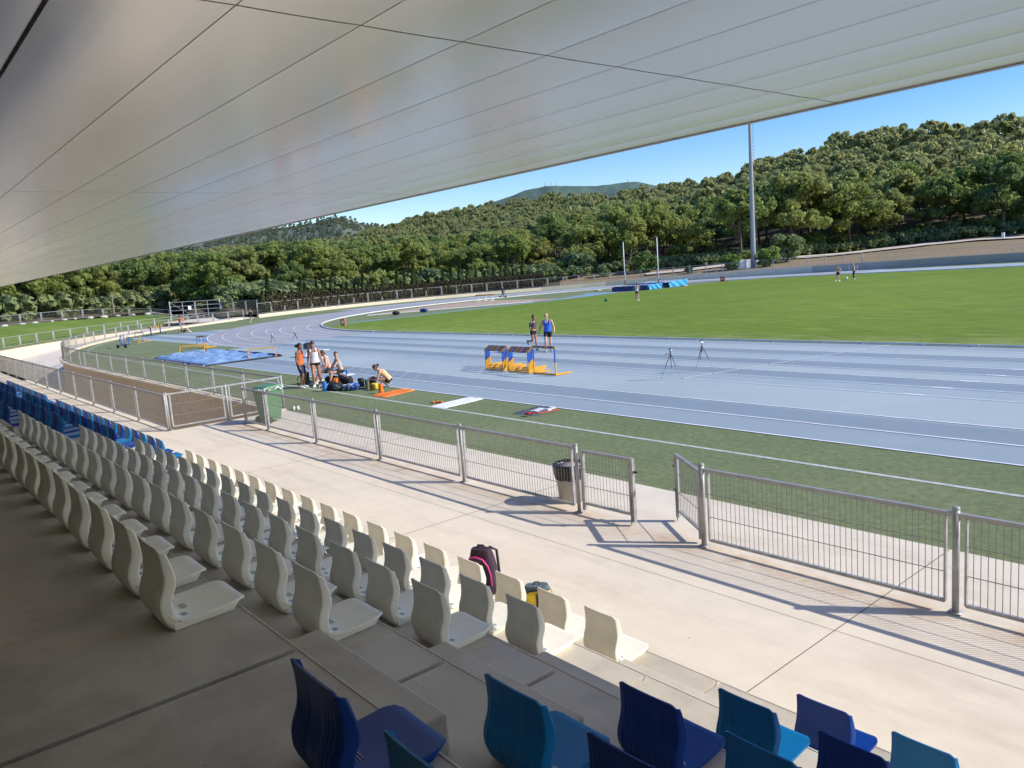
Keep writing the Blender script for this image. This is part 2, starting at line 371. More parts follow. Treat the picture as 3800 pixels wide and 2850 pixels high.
sky.sun_elevation = math.asin(SUN.z); sky.sun_rotation = math.atan2(SUN.x, SUN.y); sky.altitude = 100; sky.air_density = 1.0; sky.dust_density = .6; sky.ozone_density = 2.2
hs = wn.nodes.new('ShaderNodeHueSaturation'); hs.inputs['Saturation'].default_value = 1.5; hs.inputs['Hue'].default_value = .515; hs.inputs['Value'].default_value = 1.3
wn.links.new(sky.outputs[0], hs.inputs['Color']); wn.links.new(hs.outputs[0], bg.inputs[0]); bg.inputs[1].default_value = .15
SC.view_settings.view_transform = 'Standard'; SC.view_settings.look = 'None'; SC.view_settings.exposure = 0
SC.render.engine = 'CYCLES'; SC.cycles.max_bounces = 8; SC.cycles.diffuse_bounces = 4; SC.cycles.glossy_bounces = 3
SC.cycles.use_denoising = True
# ------------------------------------------------------------------ stadium ground
CX, CY, KR = -51.78, 66.28, 36.5
XR = 60.                                        # the sheets run out of frame to the right
def pol(r, deg): return (CX + r * math.cos(R(deg)), CY + r * math.sin(R(deg)))
def arc(r, a0, a1, n): return [pol(r, a0 + (a1 - a0) * i / n) for i in range(n + 1)]
def sheet(name, pts, z, m, kind='structure'):
    bm = bmesh.new(); vs = [bm.verts.new((x, y, z)) for x, y in pts]; f = bm.faces.new(vs)
    if f.normal.z < 0: f.normal_flip()
    bmesh.ops.triangulate(bm, faces=bm.faces[:]); me = bpy.data.meshes.new(name); bm.to_mesh(me); bm.free()
    me.materials.append(M[m]); o = link(name, me); o['kind'] = kind
    return o
def band(name, inner, outer, z, m):
    b = MB(); n = len(inner)
    zz = z if hasattr(z, '__len__') else [z] * n
    b.add([(x, y, zz[i]) for i, (x, y) in enumerate(inner)] + [(x, y, zz[i]) for i, (x, y) in enumerate(outer)], [(i, i + 1, n + i + 1, n + i) for i in range(n - 1)])
    return struct(b.build(name, m))
WALL = [(-102.9, 42), (-106, 49), (-108.3, 57), (-109, 65), (-108.3, 73), (-105.5, 82), (-100.5, 91.5), (-93.8, 99.2), (-87, 104.5), (-80, 109), (-70, 113.5), (-56, 116.5), (-46.5, 118.5), (-36, 119.5), (0, 120), (XR, 120)]
WZ = [.45, .45, .45, .46, .47, .5, .55, .68, .8, .9, 1.0, 1.12, 1.18, 1.2, 1.2, 1.2]
turf_pts = [(XR, 10.0), (-51.78, 10.0)] + arc(56.28, 270, 209, 24)[1:] + WALL[:-1] + [(XR, 120)]
sheet('artificial_turf', turf_pts, 0, 'turf')
# track: straight, extra runway lanes, chute, bend, far apron
sheet('running_track', [(XR, 14.43), (XR, 29.78), (-51.8, 29.78), (-51.8, 18.7), (-41.85, 18.3), (-41.85, 14.43)], .004, 'track')
sheet('sprint_chute', [(-51.9, 19.82), (-51.9, 29.7), (-80.2, 29.7), (-81.5, 25.5), (-83.2, 22.6), (-82.5, 20.6), (-80, 20.1)], .006, 'track')
band('track_bend', arc(36.5, 270, 90, 72), arc(46.3, 270, 90, 72), .008, 'bend')
band('far_straight', [(CX, 102.78), (XR, 102.78)], [(CX, 113.6), (XR, 119.5)], .007, 'apron')
band('track_apron', arc(46.3, 196, 90, 40), arc(50.8, 196, 90, 40), .005, 'apron')
# infield
sheet('infield_grass', [(XR, 29.9), (XR, 102.7), (-52, 102.7), (-63, 101), (-66.3, 96)] + [(-66.3, 35)] + [(-62.5, 31.8), (-57, 30.3), (-51.8, 29.9)], .004, 'grass')
sheet('sand_area', [(-77.4, 43.6), (-79.5, 47.3), (-82.6, 52.6), (-84.6, 58.5), (-85.6, 64.5), (-80, 66.3), (-69.7, 66.3), (-68.7, 61), (-71.8, 55.5), (-74.4, 50.5), (-76.2, 46.5)], .004, 'sand')
band('runway_strip', [(-66.35, 35.4), (-66.35, 60), (-67.0, 68), (-68.2, 75), (-69.5, 77.2)], [(-67.3, 36.2), (-67.3, 60), (-69.2, 67), (-72, 73), (-75, 77)], .008, 'cyan')
# lane lines
def stripes():
    b = MB(); z = .0135
    def seg(y, w, x0, x1): b.quad((x0, y - w, z), (x1, y - w, z), (x1, y + w, z), (x0, y + w, z))
    for i in range(8): seg(20.02 + 1.22 * i, .026, -51.78, XR)
    for y in (17.22, 15.82): seg(y, .032, -41.0, XR)
    seg(14.45, .03, -41.85, XR)
    for i in range(1, 8):
        a0 = arc(36.5 + 1.22 * i - .026, 270, 90, 72); a1 = arc(36.5 + 1.22 * i + .026, 270, 90, 72)
        for k in range(72): b.quad((*a0[k], z), (*a0[k + 1], z), (*a1[k + 1], z), (*a1[k], z))
    a0 = arc(46.2, 270, 240, 20); a1 = arc(46.28, 270, 240, 20)
    for k in range(20): b.quad((*a0[k], z), (*a0[k + 1], z), (*a1[k + 1], z), (*a1[k], z))
    b.quad((-15.52, 20.0, z), (-15.46, 20.0, z), (-13.2, 29.7, z), (-13.26, 29.7, z))      # slanting start line by the tripods
    b.quad((-27.6, 20.0, z), (-27.54, 20.0, z), (-22.2, 26.1, z), (-22.26, 26.1, z))
    for i in range(8):                                                                       # short marks where lanes are numbered
        b.quad((-8.6 + 1.1 * i * .2, 20.0 + 1.22 * i - .02, z + .001), (-8.1 + 1.1 * i * .2, 20.0 + 1.22 * i - .02, z + .001), (-8.1 + .22 * i, 20.1 + 1.22 * i, z + .001), (-8.6 + .22 * i, 20.1 + 1.22 * i, z + .001))
    for k in range(9):
        x = -31.5 + k * .9; b.quad((x, 16.0 + .12 * (k % 3), z), (x + .02, 16.0 + .12 * (k % 3), z), (x - .9, 17.0, z), (x - .92, 17.0, z))
    return struct(b.build('lane_lines', 'line'))
stripes()
def turf_lines():
    b = MB(); z = .005
    pts = [(XR, 12.68), (-30, 12.74), (-45, 12.85), (-61.9, 12.97), (-66, 13.25), (-69.5, 14.0), (-73, 15.2), (-76.5, 16.6), (-79, 17.9), (-81.5, 19.6)]
    for i in range(len(pts) - 1):
        (x0, y0), (x1, y1) = pts[i], pts[i + 1]; d = Vector((x1 - x0, y1 - y0)).normalized(); n = Vector((-d.y, d.x)) * .052
        b.quad((x0 - n.x, y0 - n.y, z), (x1 - n.x, y1 - n.y, z), (x1 + n.x, y1 + n.y, z), (x0 + n.x, y0 + n.y, z))
    return struct(b.build('turf_line', 'turfline'))
turf_lines()
def kerbs():
    b = MB()
    x = XR
    while x > -51.7:
        L = 3.9; b.box((x - L / 2, 29.80, .062), (L - .02, .06, .055)); b.box((x - .3, 29.82, .013), (.18, .06, .026)); b.box((x - L / 2, 29.82, .013), (.18, .06, .026)); x -= L
    struct(b.build('inner_kerb', 'kerba'))
    b = MB(); p = arc(36.42, 270, 90, 90)
    for i in range(90):
        b.bar((*p[i], .05), (*p[i + 1], .05), .09, .10)
    struct(b.build('bend_kerb', 'kerbw'))
    b = MB(); b.bar((XR, 102.74, .05), (CX, 102.74, .05), .09, .1); b.bar((-74.4, 50.3, .04), (-68.6, 61.1, .04), .22, .09); b.bar((-77.6, 44.2, .04), (-74.4, 50.3, .04), .2, .09)
    struct(b.build('sand_edging', 'kerbw'))
kerbs()
# sand pit with its board frame
PIT = [(-51.2, 13.85), (-51.9, 18.25), (-42.3, 18.25), (-41.95, 13.85)]
sheet('sand_pit', PIT, .004, 'sand')
def pit_frame():
    b = MB(); 
    for i in range(4):
        p, q = PIT[i], PIT[(i + 1) % 4]; b.bar((*p, .03), (*q, .03), .14, .07, 0 if i in (0, 3) else 1)
    o = b.build('pit_frame', ['cream', 'dark']); o['kind'] = 'structure'
    sheet('pit_surround', [(-52.2, 18.28), (-41.9, 18.28), (-42.0, 18.7), (-52.3, 18.55)], .010, 'greywall')
pit_frame()

# plaza, wall and sunken road
def plaza():
    b = MB(); top = 0.
    def slab(x0, x1, y0, y1): b.quad((x0, y0, top), (x1, y0, top), (x1, y1, top), (x0, y1, top))
    slab(-23.3, XR, 4.0, 10.0); slab(-66, -23.3, 4.0, 6.62)
    struct(b.build('concrete_plaza', 'plaza'))
    b = MB(); z = .003
    for x in (-3.72, -9.9, -16.1, 2.5): b.quad((x - .005, 4.5, z), (x + .005, 4.5, z), (x + .006, 9.98, z), (x - .006, 9.98, z))
    b.quad((-23.3, 7.06, z), (XR, 7.22, z), (XR, 7.225, z), (-23.3, 7.065, z))
    for x in [-26 - 3.02 * k for k in range(12)]: b.quad((x, 4.5, z), (x + .006, 4.5, z), (x + .006, 6.4, z), (x, 6.4, z))
    b.quad((-62, 5.45, z), (-23.3, 5.45, z), (-23.3, 5.457, z), (-62, 5.457, z))
    struct(b.build('plaza_joint', 'joint'))
plaza()
inner = [(-23.3, 9.86)] + [(-23.3 - 28.48 * k / 10, 9.86) for k in range(1, 11)] + arc(56.42, 270, 209, 24)[1:]
outer = [(-23.3, 6.6)] + [(-23.3 - 3.9 * k, 6.6) for k in range(1, 11)] + [(-64.5 - 1.0 * k, 6.6 - .02 * k) for k in range(8)] + arc(66.5, 244, 204, 16)
def zroad(i, n):
    s = i / (n - 1); return -2.6 + (s > .38) * min(1, (s - .38) / .5) * 2.45
n = len(inner)
# resample the outer path to the same count
def resample(p, n):
    d = [0]
    for a, b_ in zip(p, p[1:]): d.append(d[-1] + math.dist(a, b_))
    out = []
    for i in range(n):
        t = d[-1] * i / (n - 1); k = max(j for j in range(len(d)) if d[j] <= t + 1e-9); k = min(k, len(p) - 2)
        f = (t - d[k]) / max(1e-9, d[k + 1] - d[k]); out.append((p[k][0] + f * (p[k + 1][0] - p[k][0]), p[k][1] + f * (p[k + 1][1] - p[k][1])))
    return out
outer_r = resample(outer, n); rz_ = [zroad(i, n) for i in range(n)]
band('sunken_road', inner, outer_r, rz_, 'plaza')
def retaining():
    t = thing('retaining_wall', 'stained brown concrete wall with pale coping curving under the fence along the sunken road', 'wall', (-40, 9.85, -2.6))
    off = Vector((-40, 9.85, -2.6)); b = MB(); c = MB()
    for i in range(n - 1):
        (x0, y0), (x1, y1) = inner[i], inner[i + 1]; s = i / (n - 2); h = .05 + .22 * s
        d = Vector((x1 - x0, y1 - y0)).normalized(); nn = Vector((-d.y, d.x)) * -1
        if nn.y < 0 and i < 10: nn = -nn
        q = [Vector((x0, y0, -2.7)), Vector((x1, y1, -2.7)), Vector((x1, y1, 0)), Vector((x0, y0, 0))]
        b.add([v - off for v in q], [(0, 1, 2, 3)])
        c.bar(Vector((x0, y0, h / 2)) - off, Vector((x1, y1, h / 2)) - off, .34, h)
    b.quad(Vector((-23.3, 6.6, -2.7)) - off, Vector((-23.3, 9.86, -2.7)) - off, Vector((-23.3, 9.86, -.01)) - off, Vector((-23.3, 6.6, -.01)) - off)
    b.quad(Vector((-66, 6.62, -2.7)) - off, Vector((-23.3, 6.62, -2.7)) - off, Vector((-23.3, 6.62, -.01)) - off, Vector((-66, 6.62, -.01)) - off)
    b.build('wall_face', 'wall', t); c.build('coping', 'cream', t)
    t2 = thing('road_wall', 'cream concrete wall below the grassy bank at far left', 'wall', (-92, 13, 0)); off = Vector((-92, 13, 0)); b = MB()
    oo = outer_r[8:]
    for i in range(len(oo) - 1):
        (x0, y0), (x1, y1) = oo[i], oo[i + 1]
        b.loft([[Vector((x0, y0, -3)) - off, Vector((x0, y0, 0)) - off, Vector((x0 * 1.002 - .2, y0 - .2, 0)) - off, Vector((x0 - .3, y0 - .3, -3)) - off],
                [Vector((x1, y1, -3)) - off, Vector((x1, y1, 0)) - off, Vector((x1 * 1.002 - .2, y1 - .2, 0)) - off, Vector((x1 - .3, y1 - .3, -3)) - off]], 0, False)
    b.build('wall_face', 'cream', t2)
retaining()
# lawn bank
la = [252 - 46 * k / 24 for k in range(25)]
def lawn():
    b = MB(); prof = [(66.3, -.02), (67.5, .25), (69.5, .75), (71.5, 1.25), (74, 1.68), (77.2, 1.8)]
    vs = []; fs = []
    for j, a in enumerate(la):
        for k, (r, z) in enumerate(prof):
            x, y = pol(r, a); z2 = z * (1 - .25 * max(0, (220 - a) / 14)) + (.05 * noise.noise((x * .4, y * .4, 0)) if 0 < k < 5 else 0); vs.append((x, y, z2))
    m = len(prof)
    for j in range(len(la) - 1):
        for k in range(m - 1): fs.append((j * m + k, j * m + k + 1, (j + 1) * m + k + 1, (j + 1) * m + k))
    b.add(vs, fs); struct(b.build('lawn_bank', 'lawn', None, True))
    b = MB(); a = la[-1]
    vs = [(*pol(r, a), z * .75) for r, z in prof] + [(*pol(r, a), -1.) for r, z in prof]
    b.add(vs, [(k, k + 1, m + k + 1, m + k) for k in range(m - 1)]); struct(b.build('bank_end', 'scrub'))
lawn()
# bend wall
def bend_wall():
    t = thing('bend_wall', 'long low concrete wall behind the far bend and back straight', 'wall', (-95, 98, 0)); off = Vector((-95, 98, 0))
    W1 = resample(WALL, 60); b = MB(); cap = MB()
    def zt(i): 
        s = i / 59 * (len(WZ) - 1); 
        # by x/y nearest original vertex
        x, y = W1[i]; best = min(range(len(WALL) - 1), key=lambda k: abs(math.dist(WALL[k], (x, y)) + math.dist((x, y), WALL[k + 1]) - math.dist(WALL[k], WALL[k + 1])))
        f = math.dist(WALL[best], (x, y)) / math.dist(WALL[best], WALL[best + 1]); return WZ[best] + f * (WZ[best + 1] - WZ[best])
    Z = [zt(i) for i in range(60)]
    for i in range(59):
        (x0, y0), (x1, y1) = W1[i], W1[i + 1]; d = Vector((x1 - x0, y1 - y0)).normalized(); nn = Vector((-d.y, d.x)) * .3; 
        mi = 0 if i < 26 else 1
        b.loft([[Vector((x0, y0, -.2)) - off, Vector((x0, y0, Z[i])) - off, Vector((x0 + nn.x, y0 + nn.y, Z[i])) - off, Vector((x0 + nn.x, y0 + nn.y, -.2)) - off],
                [Vector((x1, y1, -.2)) - off, Vector((x1, y1, Z[i + 1])) - off, Vector((x1 + nn.x, y1 + nn.y, Z[i + 1])) - off, Vector((x1 + nn.x, y1 + nn.y, -.2)) - off]], mi, True)
    b.build('wall_face', ['cream', 'greywall'], t)
    return W1, Z
W1, W1Z = bend_wall()

# ------------------------------------------------------------------ fences
def panel_mb(p, q, z0, z1, off, wires=.065, rail=.05, wr=.0042, inset=.10, hw=(1 / 3, 2 / 3), upr=True, bot=.11, railm=1):
    b = MB(); p = Vector(p) - Vector(off); q = Vector(q) - Vector(off); d = (q - p); L = d.length; d.normalize()
    a = p + d * inset; e = q - d * inset; zb = z0 + bot
    def P(t, z): v = p + d * t; return Vector((v.x, v.y, v.z + z))
    b.bar(P(.02, z1), P(L - .02, z1), rail, rail * .9, railm)
    b.bar(P(inset, zb), P(L - inset, zb), .04, .035, 0)
    if upr:
        for t in (inset, L - inset): b.bar(P(t, zb), P(t, z1 - .03), .022, .045, 0)
    k = int((L - 2 * inset) / wires)
    for i in range(1, k):
        t = inset + (L - 2 * inset) * i / k; v0 = P(t, zb); v1 = P(t, z1 - .02); r = wr
        b.add([(v0.x - r, v0.y, v0.z), (v0.x, v0.y - r, v0.z), (v0.x + r, v0.y, v0.z), (v0.x, v0.y + r, v0.z), (v1.x - r, v1.y, v1.z), (v1.x, v1.y - r, v1.z), (v1.x + r, v1.y, v1.z), (v1.x, v1.y + r, v1.z)],
              [(0, 1, 5, 4), (1, 2, 6, 5), (2, 3, 7, 6), (3, 0, 4, 7)], 2)
    for h in hw: b.bar(P(inset, zb + (z1 - zb) * h), P(L - inset, zb + (z1 - zb) * h), wr * 1.8, wr * 1.8, 2)
    return b
def post_mb(off, p, z0, z1, r=.032, plate=True):
    b = MB(); x, y = p[0] - off[0], p[1] - off[1]; z = p[2] - off[2]
    b.tube([(x, y, z + z0), (x, y, z + z1)], r, 10); b.tube([(x, y, z + z1), (x, y, z + z1 + .02)], [r * 1.15, r * .9], 10)
    if plate: b.box((x, y, z + z0 + .006), (.13, .13, .012))
    return b
FM = ['galv', 'rail', 'galvd']
def fence(name, label, pts, h=1.05, cat='fence', postr=.03, ph=None, skip=(), **kw):
    off = pts[0]; t = thing(name, label, cat, off)
    for i, p in enumerate(pts): post_mb(off, p, 0, (ph or h + .04), postr).build('post', 'galv', t, True)
    for i in range(len(pts) - 1):
        if i in skip: continue
        panel_mb(pts[i], pts[i + 1], 0, h, off, **kw).build('mesh_panel', FM, t)
    return t
main_x = [-22.12, -20.52, -17.6, -14.56, -11.53, -8.5]
fence('mesh_fence', 'long galvanised mesh fence across the plaza left of the open gateway', [(x, 8.26, 0) for x in main_x], 1.05)
fence('mesh_fence', 'galvanised mesh fence right of the open gateway nearest the camera', [(x, 8.24, 0) for x in (-6.13, -3.01, .11, 3.23, 6.35)], 1.06, postr=.036, ph=1.12)
fence('mesh_fence', 'galvanised mesh fence with rusty wall seen through it beside the far blue seats', [(-23.33 - 3.02 * k, 6.45, 0) for k in range(15)], 1.04, wires=.075)
fence('enclosure_fence', 'short cross fence of white bars behind the green wheelie bin', [(-23.37, 10.0, 0), (-23.27, 8.2, 0), (-23.33, 6.5, 0)], 1.06, wires=.075, wr=.005, railm=0)
cp = [(-23.42 - 3.02 * k, 9.95, .05) for k in range(10)] + [(*pol(56.36, 270 - 3.07 * k), .05 + .2 * k / 20) for k in range(21)]
fence('curved_fence', 'galvanised mesh fence curving round the end of the turf above the brown wall', cp, 1.0, wires=.085, wr=.0035)
lp = [(*pol(66.4, 250 - 2.62 * k), -.02 + .05 * max(0, k - 12) / 6) for k in range(18)]
fence('bank_fence', 'mesh fence along the foot of the grassy bank above the cream wall', lp, 1.05, wires=.11, wr=.004)
tp = [(*pol(77.5, 251 - 2.5 * k), 1.78 - .35 * max(0, k - 14) / 4) for k in range(17)] + [(-116.6, 29.3, 1.35), (-114.8, 31.6, 1.1), (-113.0, 33.5, .8)]
fence('bank_top_fence', 'taller wire fence along the top of the grassy bank in front of the pines', tp, 1.15, wires=.10, wr=.0045, railm=0)
W3 = resample(WALL[:12], 40)
def wz(p): 
    i = min(range(len(W1)), key=lambda k: math.dist(W1[k], p)); return W1Z[i]
bf = [(x + .14 * (x - CX) / 50, y + .14 * (y - CY) / 50, wz((x, y)) - .02) for x, y in W3]
fence('bend_fence', 'tall wire fence on the low wall round the bend in front of the cypresses', bf, 1.5, wires=.17, wr=.005, hw=(.2, .4, .6, .8), bot=.15, rail=.06, railm=0, postr=.035)
W4 = [(-56 + 3.9 * k, 116.6 + .25 * k if k < 12 else 120.1, 1.15 + .004 * k) for k in range(24)]
W4 = [(x, min(120.1, y) + .15, z) for x, y, z in W4]
fence('back_fence', 'faint wire fence on the grey wall along the back straight', W4, 1.15, wires=.22, wr=.004, rail=.035)
# gate leaves
def leaf_gate(name, label, hinge, free, h=1.0):
    off = hinge; t = thing(name, label, 'gate', off); b = panel_mb(hinge, free, .06, h, off, inset=.05, wires=.062)
    b.build('mesh_panel', FM, t)
    d = (Vector(free) - Vector(hinge))
    for fx in (1., .03):
        f = MB(); f.bar((fx * d.x, fx * d.y, .06), (fx * d.x, fx * d.y, h + .02), .055, .055); f.build('gate_upright', 'galv', t)
    k = MB(); k.tube([(d.x * .98, d.y * .98 - .04, .02), (d.x * .98, d.y * .98 - .04, .45), (d.x * 1.04, d.y * 1.04 - .06, .5)], .009, 6); k.build('drop_bolt', 'galvd', t)
    k = MB(); k.box((d.x * 1.05, d.y * 1.05, h * .82), (.09, .02, .03)); k.build('latch', 'dark', t)
    return t
leaf_gate('gate_leaf', 'closed galvanised gate leaf left of the gap beside the trash can', (-8.42, 8.28, 0), (-7.4, 8.30, 0))
leaf_gate('gate_leaf', 'open galvanised gate leaf swung towards the turf right of the gap', (-6.2, 8.30, 0), (-7.03, 8.86, 0))

# ------------------------------------------------------------------ grandstand
Y1, T, Z1, HR = 1.348, .803, 2.185, .3775
def ye(k): return Y1 + T * (k - 1)
def zt(k): return Z1 - HR * (k - 1)
SX0, SX1 = -75., 22.
stand = thing('grandstand', 'concrete grandstand with five seat terraces and a metal canopy roof', 'grandstand', (-3.3, 0, 0))
SO = Vector((-3.3, 0, 0))
SLOTS = [-3.3 - 6.25 * k for k in range(-2, 9)]
def stand_parts():
    for k in range(1, 6):
        b = MB(); ya = -4.2 if k == 1 else ye(k - 1); yb = ye(k)
        xs = [SX1] + sorted([s for s in SLOTS if SX0 < s < SX1], reverse=True) + [SX0]
        for i in range(len(xs) - 1):                                   # slabs with an open joint between them
            x1 = xs[i] - (.02 if i else 0); x0 = xs[i + 1] + (.02 if i + 1 < len(xs) - 1 else 0)
            b.box(((x0 + x1) / 2 - SO.x, (ya + yb) / 2, zt(k) - .09), (x1 - x0, yb - ya, .18))
        lo = zt(k + 1) if k < 5 else 0.
        b.box(((SX0 + SX1) / 2 - SO.x, yb - .1, (lo - .02 + zt(k) - .181) / 2), (SX1 - SX0, .196, zt(k) - .181 - lo + .02))
        b.box(((SX0 + SX1) / 2 - SO.x, (ya + yb) / 2 - .06, zt(k) - .24), (SX1 - SX0, yb - ya - .3, .1), 1)
        b.build('terrace', ['stand', 'joint'], stand)
        s = MB(); s.bar((SX0 - SO.x, yb - .004, zt(k) + .0015), (SX1 - SO.x, yb - .004, zt(k) + .0015), .011, .004); s.build('edge_line', 'sealant', stand)
    for x0, x1 in ((-3.82, -2.62), (-15.57, -14.37), (-27.3, -26.1)):
        for k in range(2, 6):
            b = MB(); y0 = ye(k - 1) + .003; y1 = y0 + .335; z0 = zt(k) + .002; z1 = zt(k) + .187
            bm_pts = [(x0, y0), (x1, y0), (x1, y1), (x0, y1)]
            b.prism([(x - SO.x, y) for x, y in bm_pts], z0, z1); o = b.build('aisle_step', 'stand', stand)
            bv = o.modifiers.new('bevel', 'BEVEL'); bv.width = .012; bv.segments = 2
stand_parts()
ZR = EYE + 1.19; YE = 6.57
def roof():
    seams = [1.43 + .597 * k for k in range(9)] 
    off = SO
    rows = [(.83, seams[0])] + [(seams[i], seams[i + 1]) for i in range(len(seams) - 1)] + [(seams[-1], YE)]
    cross = [-3.35 - 6.27 * k for k in range(-4, 13)]
    for r_, (ya, yb) in enumerate(rows):
        b = MB()
        xs = [24.] + sorted([c for c in cross if -75 < c < 23], reverse=True) + [-75.]
        for i in range(len(xs) - 1):
            x1 = xs[i] - (.006 if i else 0); x0 = xs[i + 1] + (.006 if i + 1 < len(xs) - 1 else 0)
            n_ = 6
            for j in range(n_):                                         # slightly dished sheets
                ta, tb = j / n_, (j + 1) / n_
                f = lambda t: -.0025 * (1 - (2 * t - 1) ** 2)
                ya2, yb2 = ya + .003 + (yb - ya - .006) * ta, ya + .003 + (yb - ya - .006) * tb
                b.quad((x0 - off.x, ya2, ZR + f(ta)), (x0 - off.x, yb2, ZR + f(tb)), (x1 - off.x, yb2, ZR + f(tb)), (x1 - off.x, ya2, ZR + f(ta)))
        o = b.build('roof_panel', 'roof', stand, True)
    b = MB(); b.box(((24 - 75) / 2 - off.x, (YE - 4.3) / 2, ZR + .066), (99, YE + 4.2, .12)); b.build('roof_deck', 'roofjoint', stand)
    for c in cross:
        if -74 < c < 23: b = MB(); b.box((c - off.x, (.83 + YE) / 2, ZR + .0035), (.011, YE - .84, .003)); b.build('roof_joint', 'roofgap', stand)
    b = MB(); b.box(((24 - 75) / 2 - off.x, YE + .02, ZR + .09), (99, .06, .2)); b.build('roof_fascia', 'rail', stand)
    b = MB(); b.box(((24 - 75) / 2 - off.x, .79, ZR + .0), (99, .05, .05)); b.build('roof_gutter', 'roof', stand)
    b = MB(); b.quad((-75 - off.x, -4.3, ZR - .35), (-75 - off.x, .755, ZR - .01), (24 - off.x, .755, ZR - .01), (24 - off.x, -4.3, ZR - .35)); b.build('rear_soffit', 'roof', stand)
    b = MB(); b.box(((24 - 75) / 2 - off.x, -4.3, ZR / 2), (99, .2, ZR)); b.build('unseen_back_wall', 'darkwall', stand)  # wall out of view, added to deepen the shade under the roof
roof()

# ------------------------------------------------------------------ seats
def chair_meshes(mn):
    PW = [(0, -.350, .040), (.05, -.384, .046), (.105, -.402, .050), (.150, -.403, .050), (.19, -.392, .050), (.23, -.374, .052), (.275, -.366, .046), (.32, -.366, .038), (.38, -.371, .028), (.43, -.379, .020)]
    def prof(w):
        for (a, ua, fa), (b_, ub, fb) in zip(PW, PW[1:]):
            if w <= b_: t = (w - a) / (b_ - a); return ua + t * (ub - ua), fa + t * (fb - fa)
        return PW[-1][1], PW[-1][2]
    nv, hw = 18, .187; front = []; rear = []
    ss = [-1, -.998, -.992, -.985, -.975, -.96, -.94] + [-.92 + 1.84 * i / 40 for i in range(41)] + [.94, .96, .975, .985, .992, .998, 1]; ns = len(ss) - 1
    for j in range(nv + 1):
        fr = []; rr = []
        for s in ss:
            a = abs(s); top = .432 - (.030 * ((a - .80) / .20) ** 2 if a > .80 else 0) + (.006 if s < 0 else 0) * max(0, (a - .6) / .4)
            w = .004 + (top - .004) * j / nv
            u, F = prof(w); e = max(0, (a - .93) / .07); u2 = u + F * (e ** 1.6) - .007 * (1 - a * a)
            wd = hw * (1 - .05 * max(0, (w - .27) / .16)) * (1 - .05 * max(0, (.08 - w) / .08))
            amt = max(0, min(1, (a - .22) / .15)) * max(0, min(1, (.86 - a) / .06)) * max(.0, min(1, (.42 - w) / .22))
            fl = -.0095 * amt * (abs(math.sin(a * 22 + .9 * math.sin(w * 9))) ** .7)
            x = s * wd * (1 - .010 * e)
            rr.append((x, u2 + fl, w)); fr.append((x - math.copysign(.006, s) * e, u2 + .009, w))
        front.append(fr); rear.append(rr)
    b = MB(); nn = ns + 1
    vs = [p for r in rear for p in r] + [p for r in front for p in r]; o = len(rear) * nn; fs = []
    for j in range(nv):
        for i in range(ns):
            fs.append((j * nn + i, j * nn + i + 1, (j + 1) * nn + i + 1, (j + 1) * nn + i)); fs.append((o + j * nn + i, o + (j + 1) * nn + i, o + (j + 1) * nn + i + 1, o + j * nn + i + 1))
    for i in range(ns): fs.append((nv * nn + i, nv * nn + i + 1, o + nv * nn + i + 1, o + nv * nn + i)); fs.append((i + 1, i, o + i, o + i + 1))
    for j in range(nv):
        fs.append((j * nn, (j + 1) * nn, o + (j + 1) * nn, o + j * nn)); fs.append(((j + 1) * nn + ns, j * nn + ns, o + j * nn + ns, o + (j + 1) * nn + ns))
    b.add(vs, fs); back = b.mesh('backrest', mn, True)
    # seat pan: rounded outline, dished top, lip, plus the tray under it
    def hw_at(u): 
        t = max(0, (u + .05) / .07); return .187 * (1 - .22 * t * t)
    def topz(x, u): 
        rr = max(0, (-.27 - u) / .09); return .044 + .034 * rr * rr + .016 * max(0, (u + .2) / .22) + .006 * (x / .2) ** 2 - .012 * max(0, (u - .005) / .02) ** 2
    b = MB(); NU, NV = 12, 16; us = [-.365 + .39 * j / NV for j in range(NV + 1)]
    top = [[(hw_at(u) * (-1 + 2 * i / NU), u, topz(hw_at(u) * (-1 + 2 * i / NU), u)) for i in range(NU + 1)] for u in us]
    n1 = NU + 1; vs = [p for r in top for p in r] + [(x, u, z - .014) for r in top for x, u, z in r]; o = len(top) * n1; fs = []
    for j in range(NV):
        for i in range(NU):
            fs.append((j * n1 + i, j * n1 + i + 1, (j + 1) * n1 + i + 1, (j + 1) * n1 + i)); fs.append((o + j * n1 + i, o + (j + 1) * n1 + i, o + (j + 1) * n1 + i + 1, o + j * n1 + i + 1))
    for i in range(NU): fs.append((i + 1, i, o + i, o + i + 1)); fs.append((NV * n1 + i, NV * n1 + i + 1, o + NV * n1 + i + 1, o + NV * n1 + i))
    for j in range(NV): fs.append((j * n1, (j + 1) * n1, o + (j + 1) * n1, o + j * n1)); fs.append(((j + 1) * n1 + NU, j * n1 + NU, o + j * n1 + NU, o + (j + 1) * n1 + NU))
    b.add(vs, fs)
    b.loft([[(-.176, -.345, .0), (.176, -.345, .0), (.157, -.045, .0), (-.157, -.045, .0)], [(-.184, -.355, .042), (.184, -.355, .042), (.17, -.015, .042), (-.17, -.015, .042)]])
    for k in range(3): b.bar((-.035, -.262 + .012 * k, .0465), (.03, -.262 + .012 * k, .0465), .003, .003, 1)
    seat = b.mesh('seat', [mn, 'plug'], True)
    seat.set_sharp_from_angle(angle=R(40)); back.set_sharp_from_angle(angle=R(50))
    plug = []
    for x in (-.115, .115): p = MB(); p.lathe([(.0225, 0), (.0225, .004), (.012, .0045), (.0001, .0045)], 14, 0, (x, -.285, .0455)); plug.append(p.mesh('seat_plug', 'plug'))
    return back, seat, plug
CM = {k: chair_meshes(k) for k in ('seatW', 'seatN', 'seatC')}
ROWN = ['back', 'second-highest', 'middle', 'fourth', 'front']
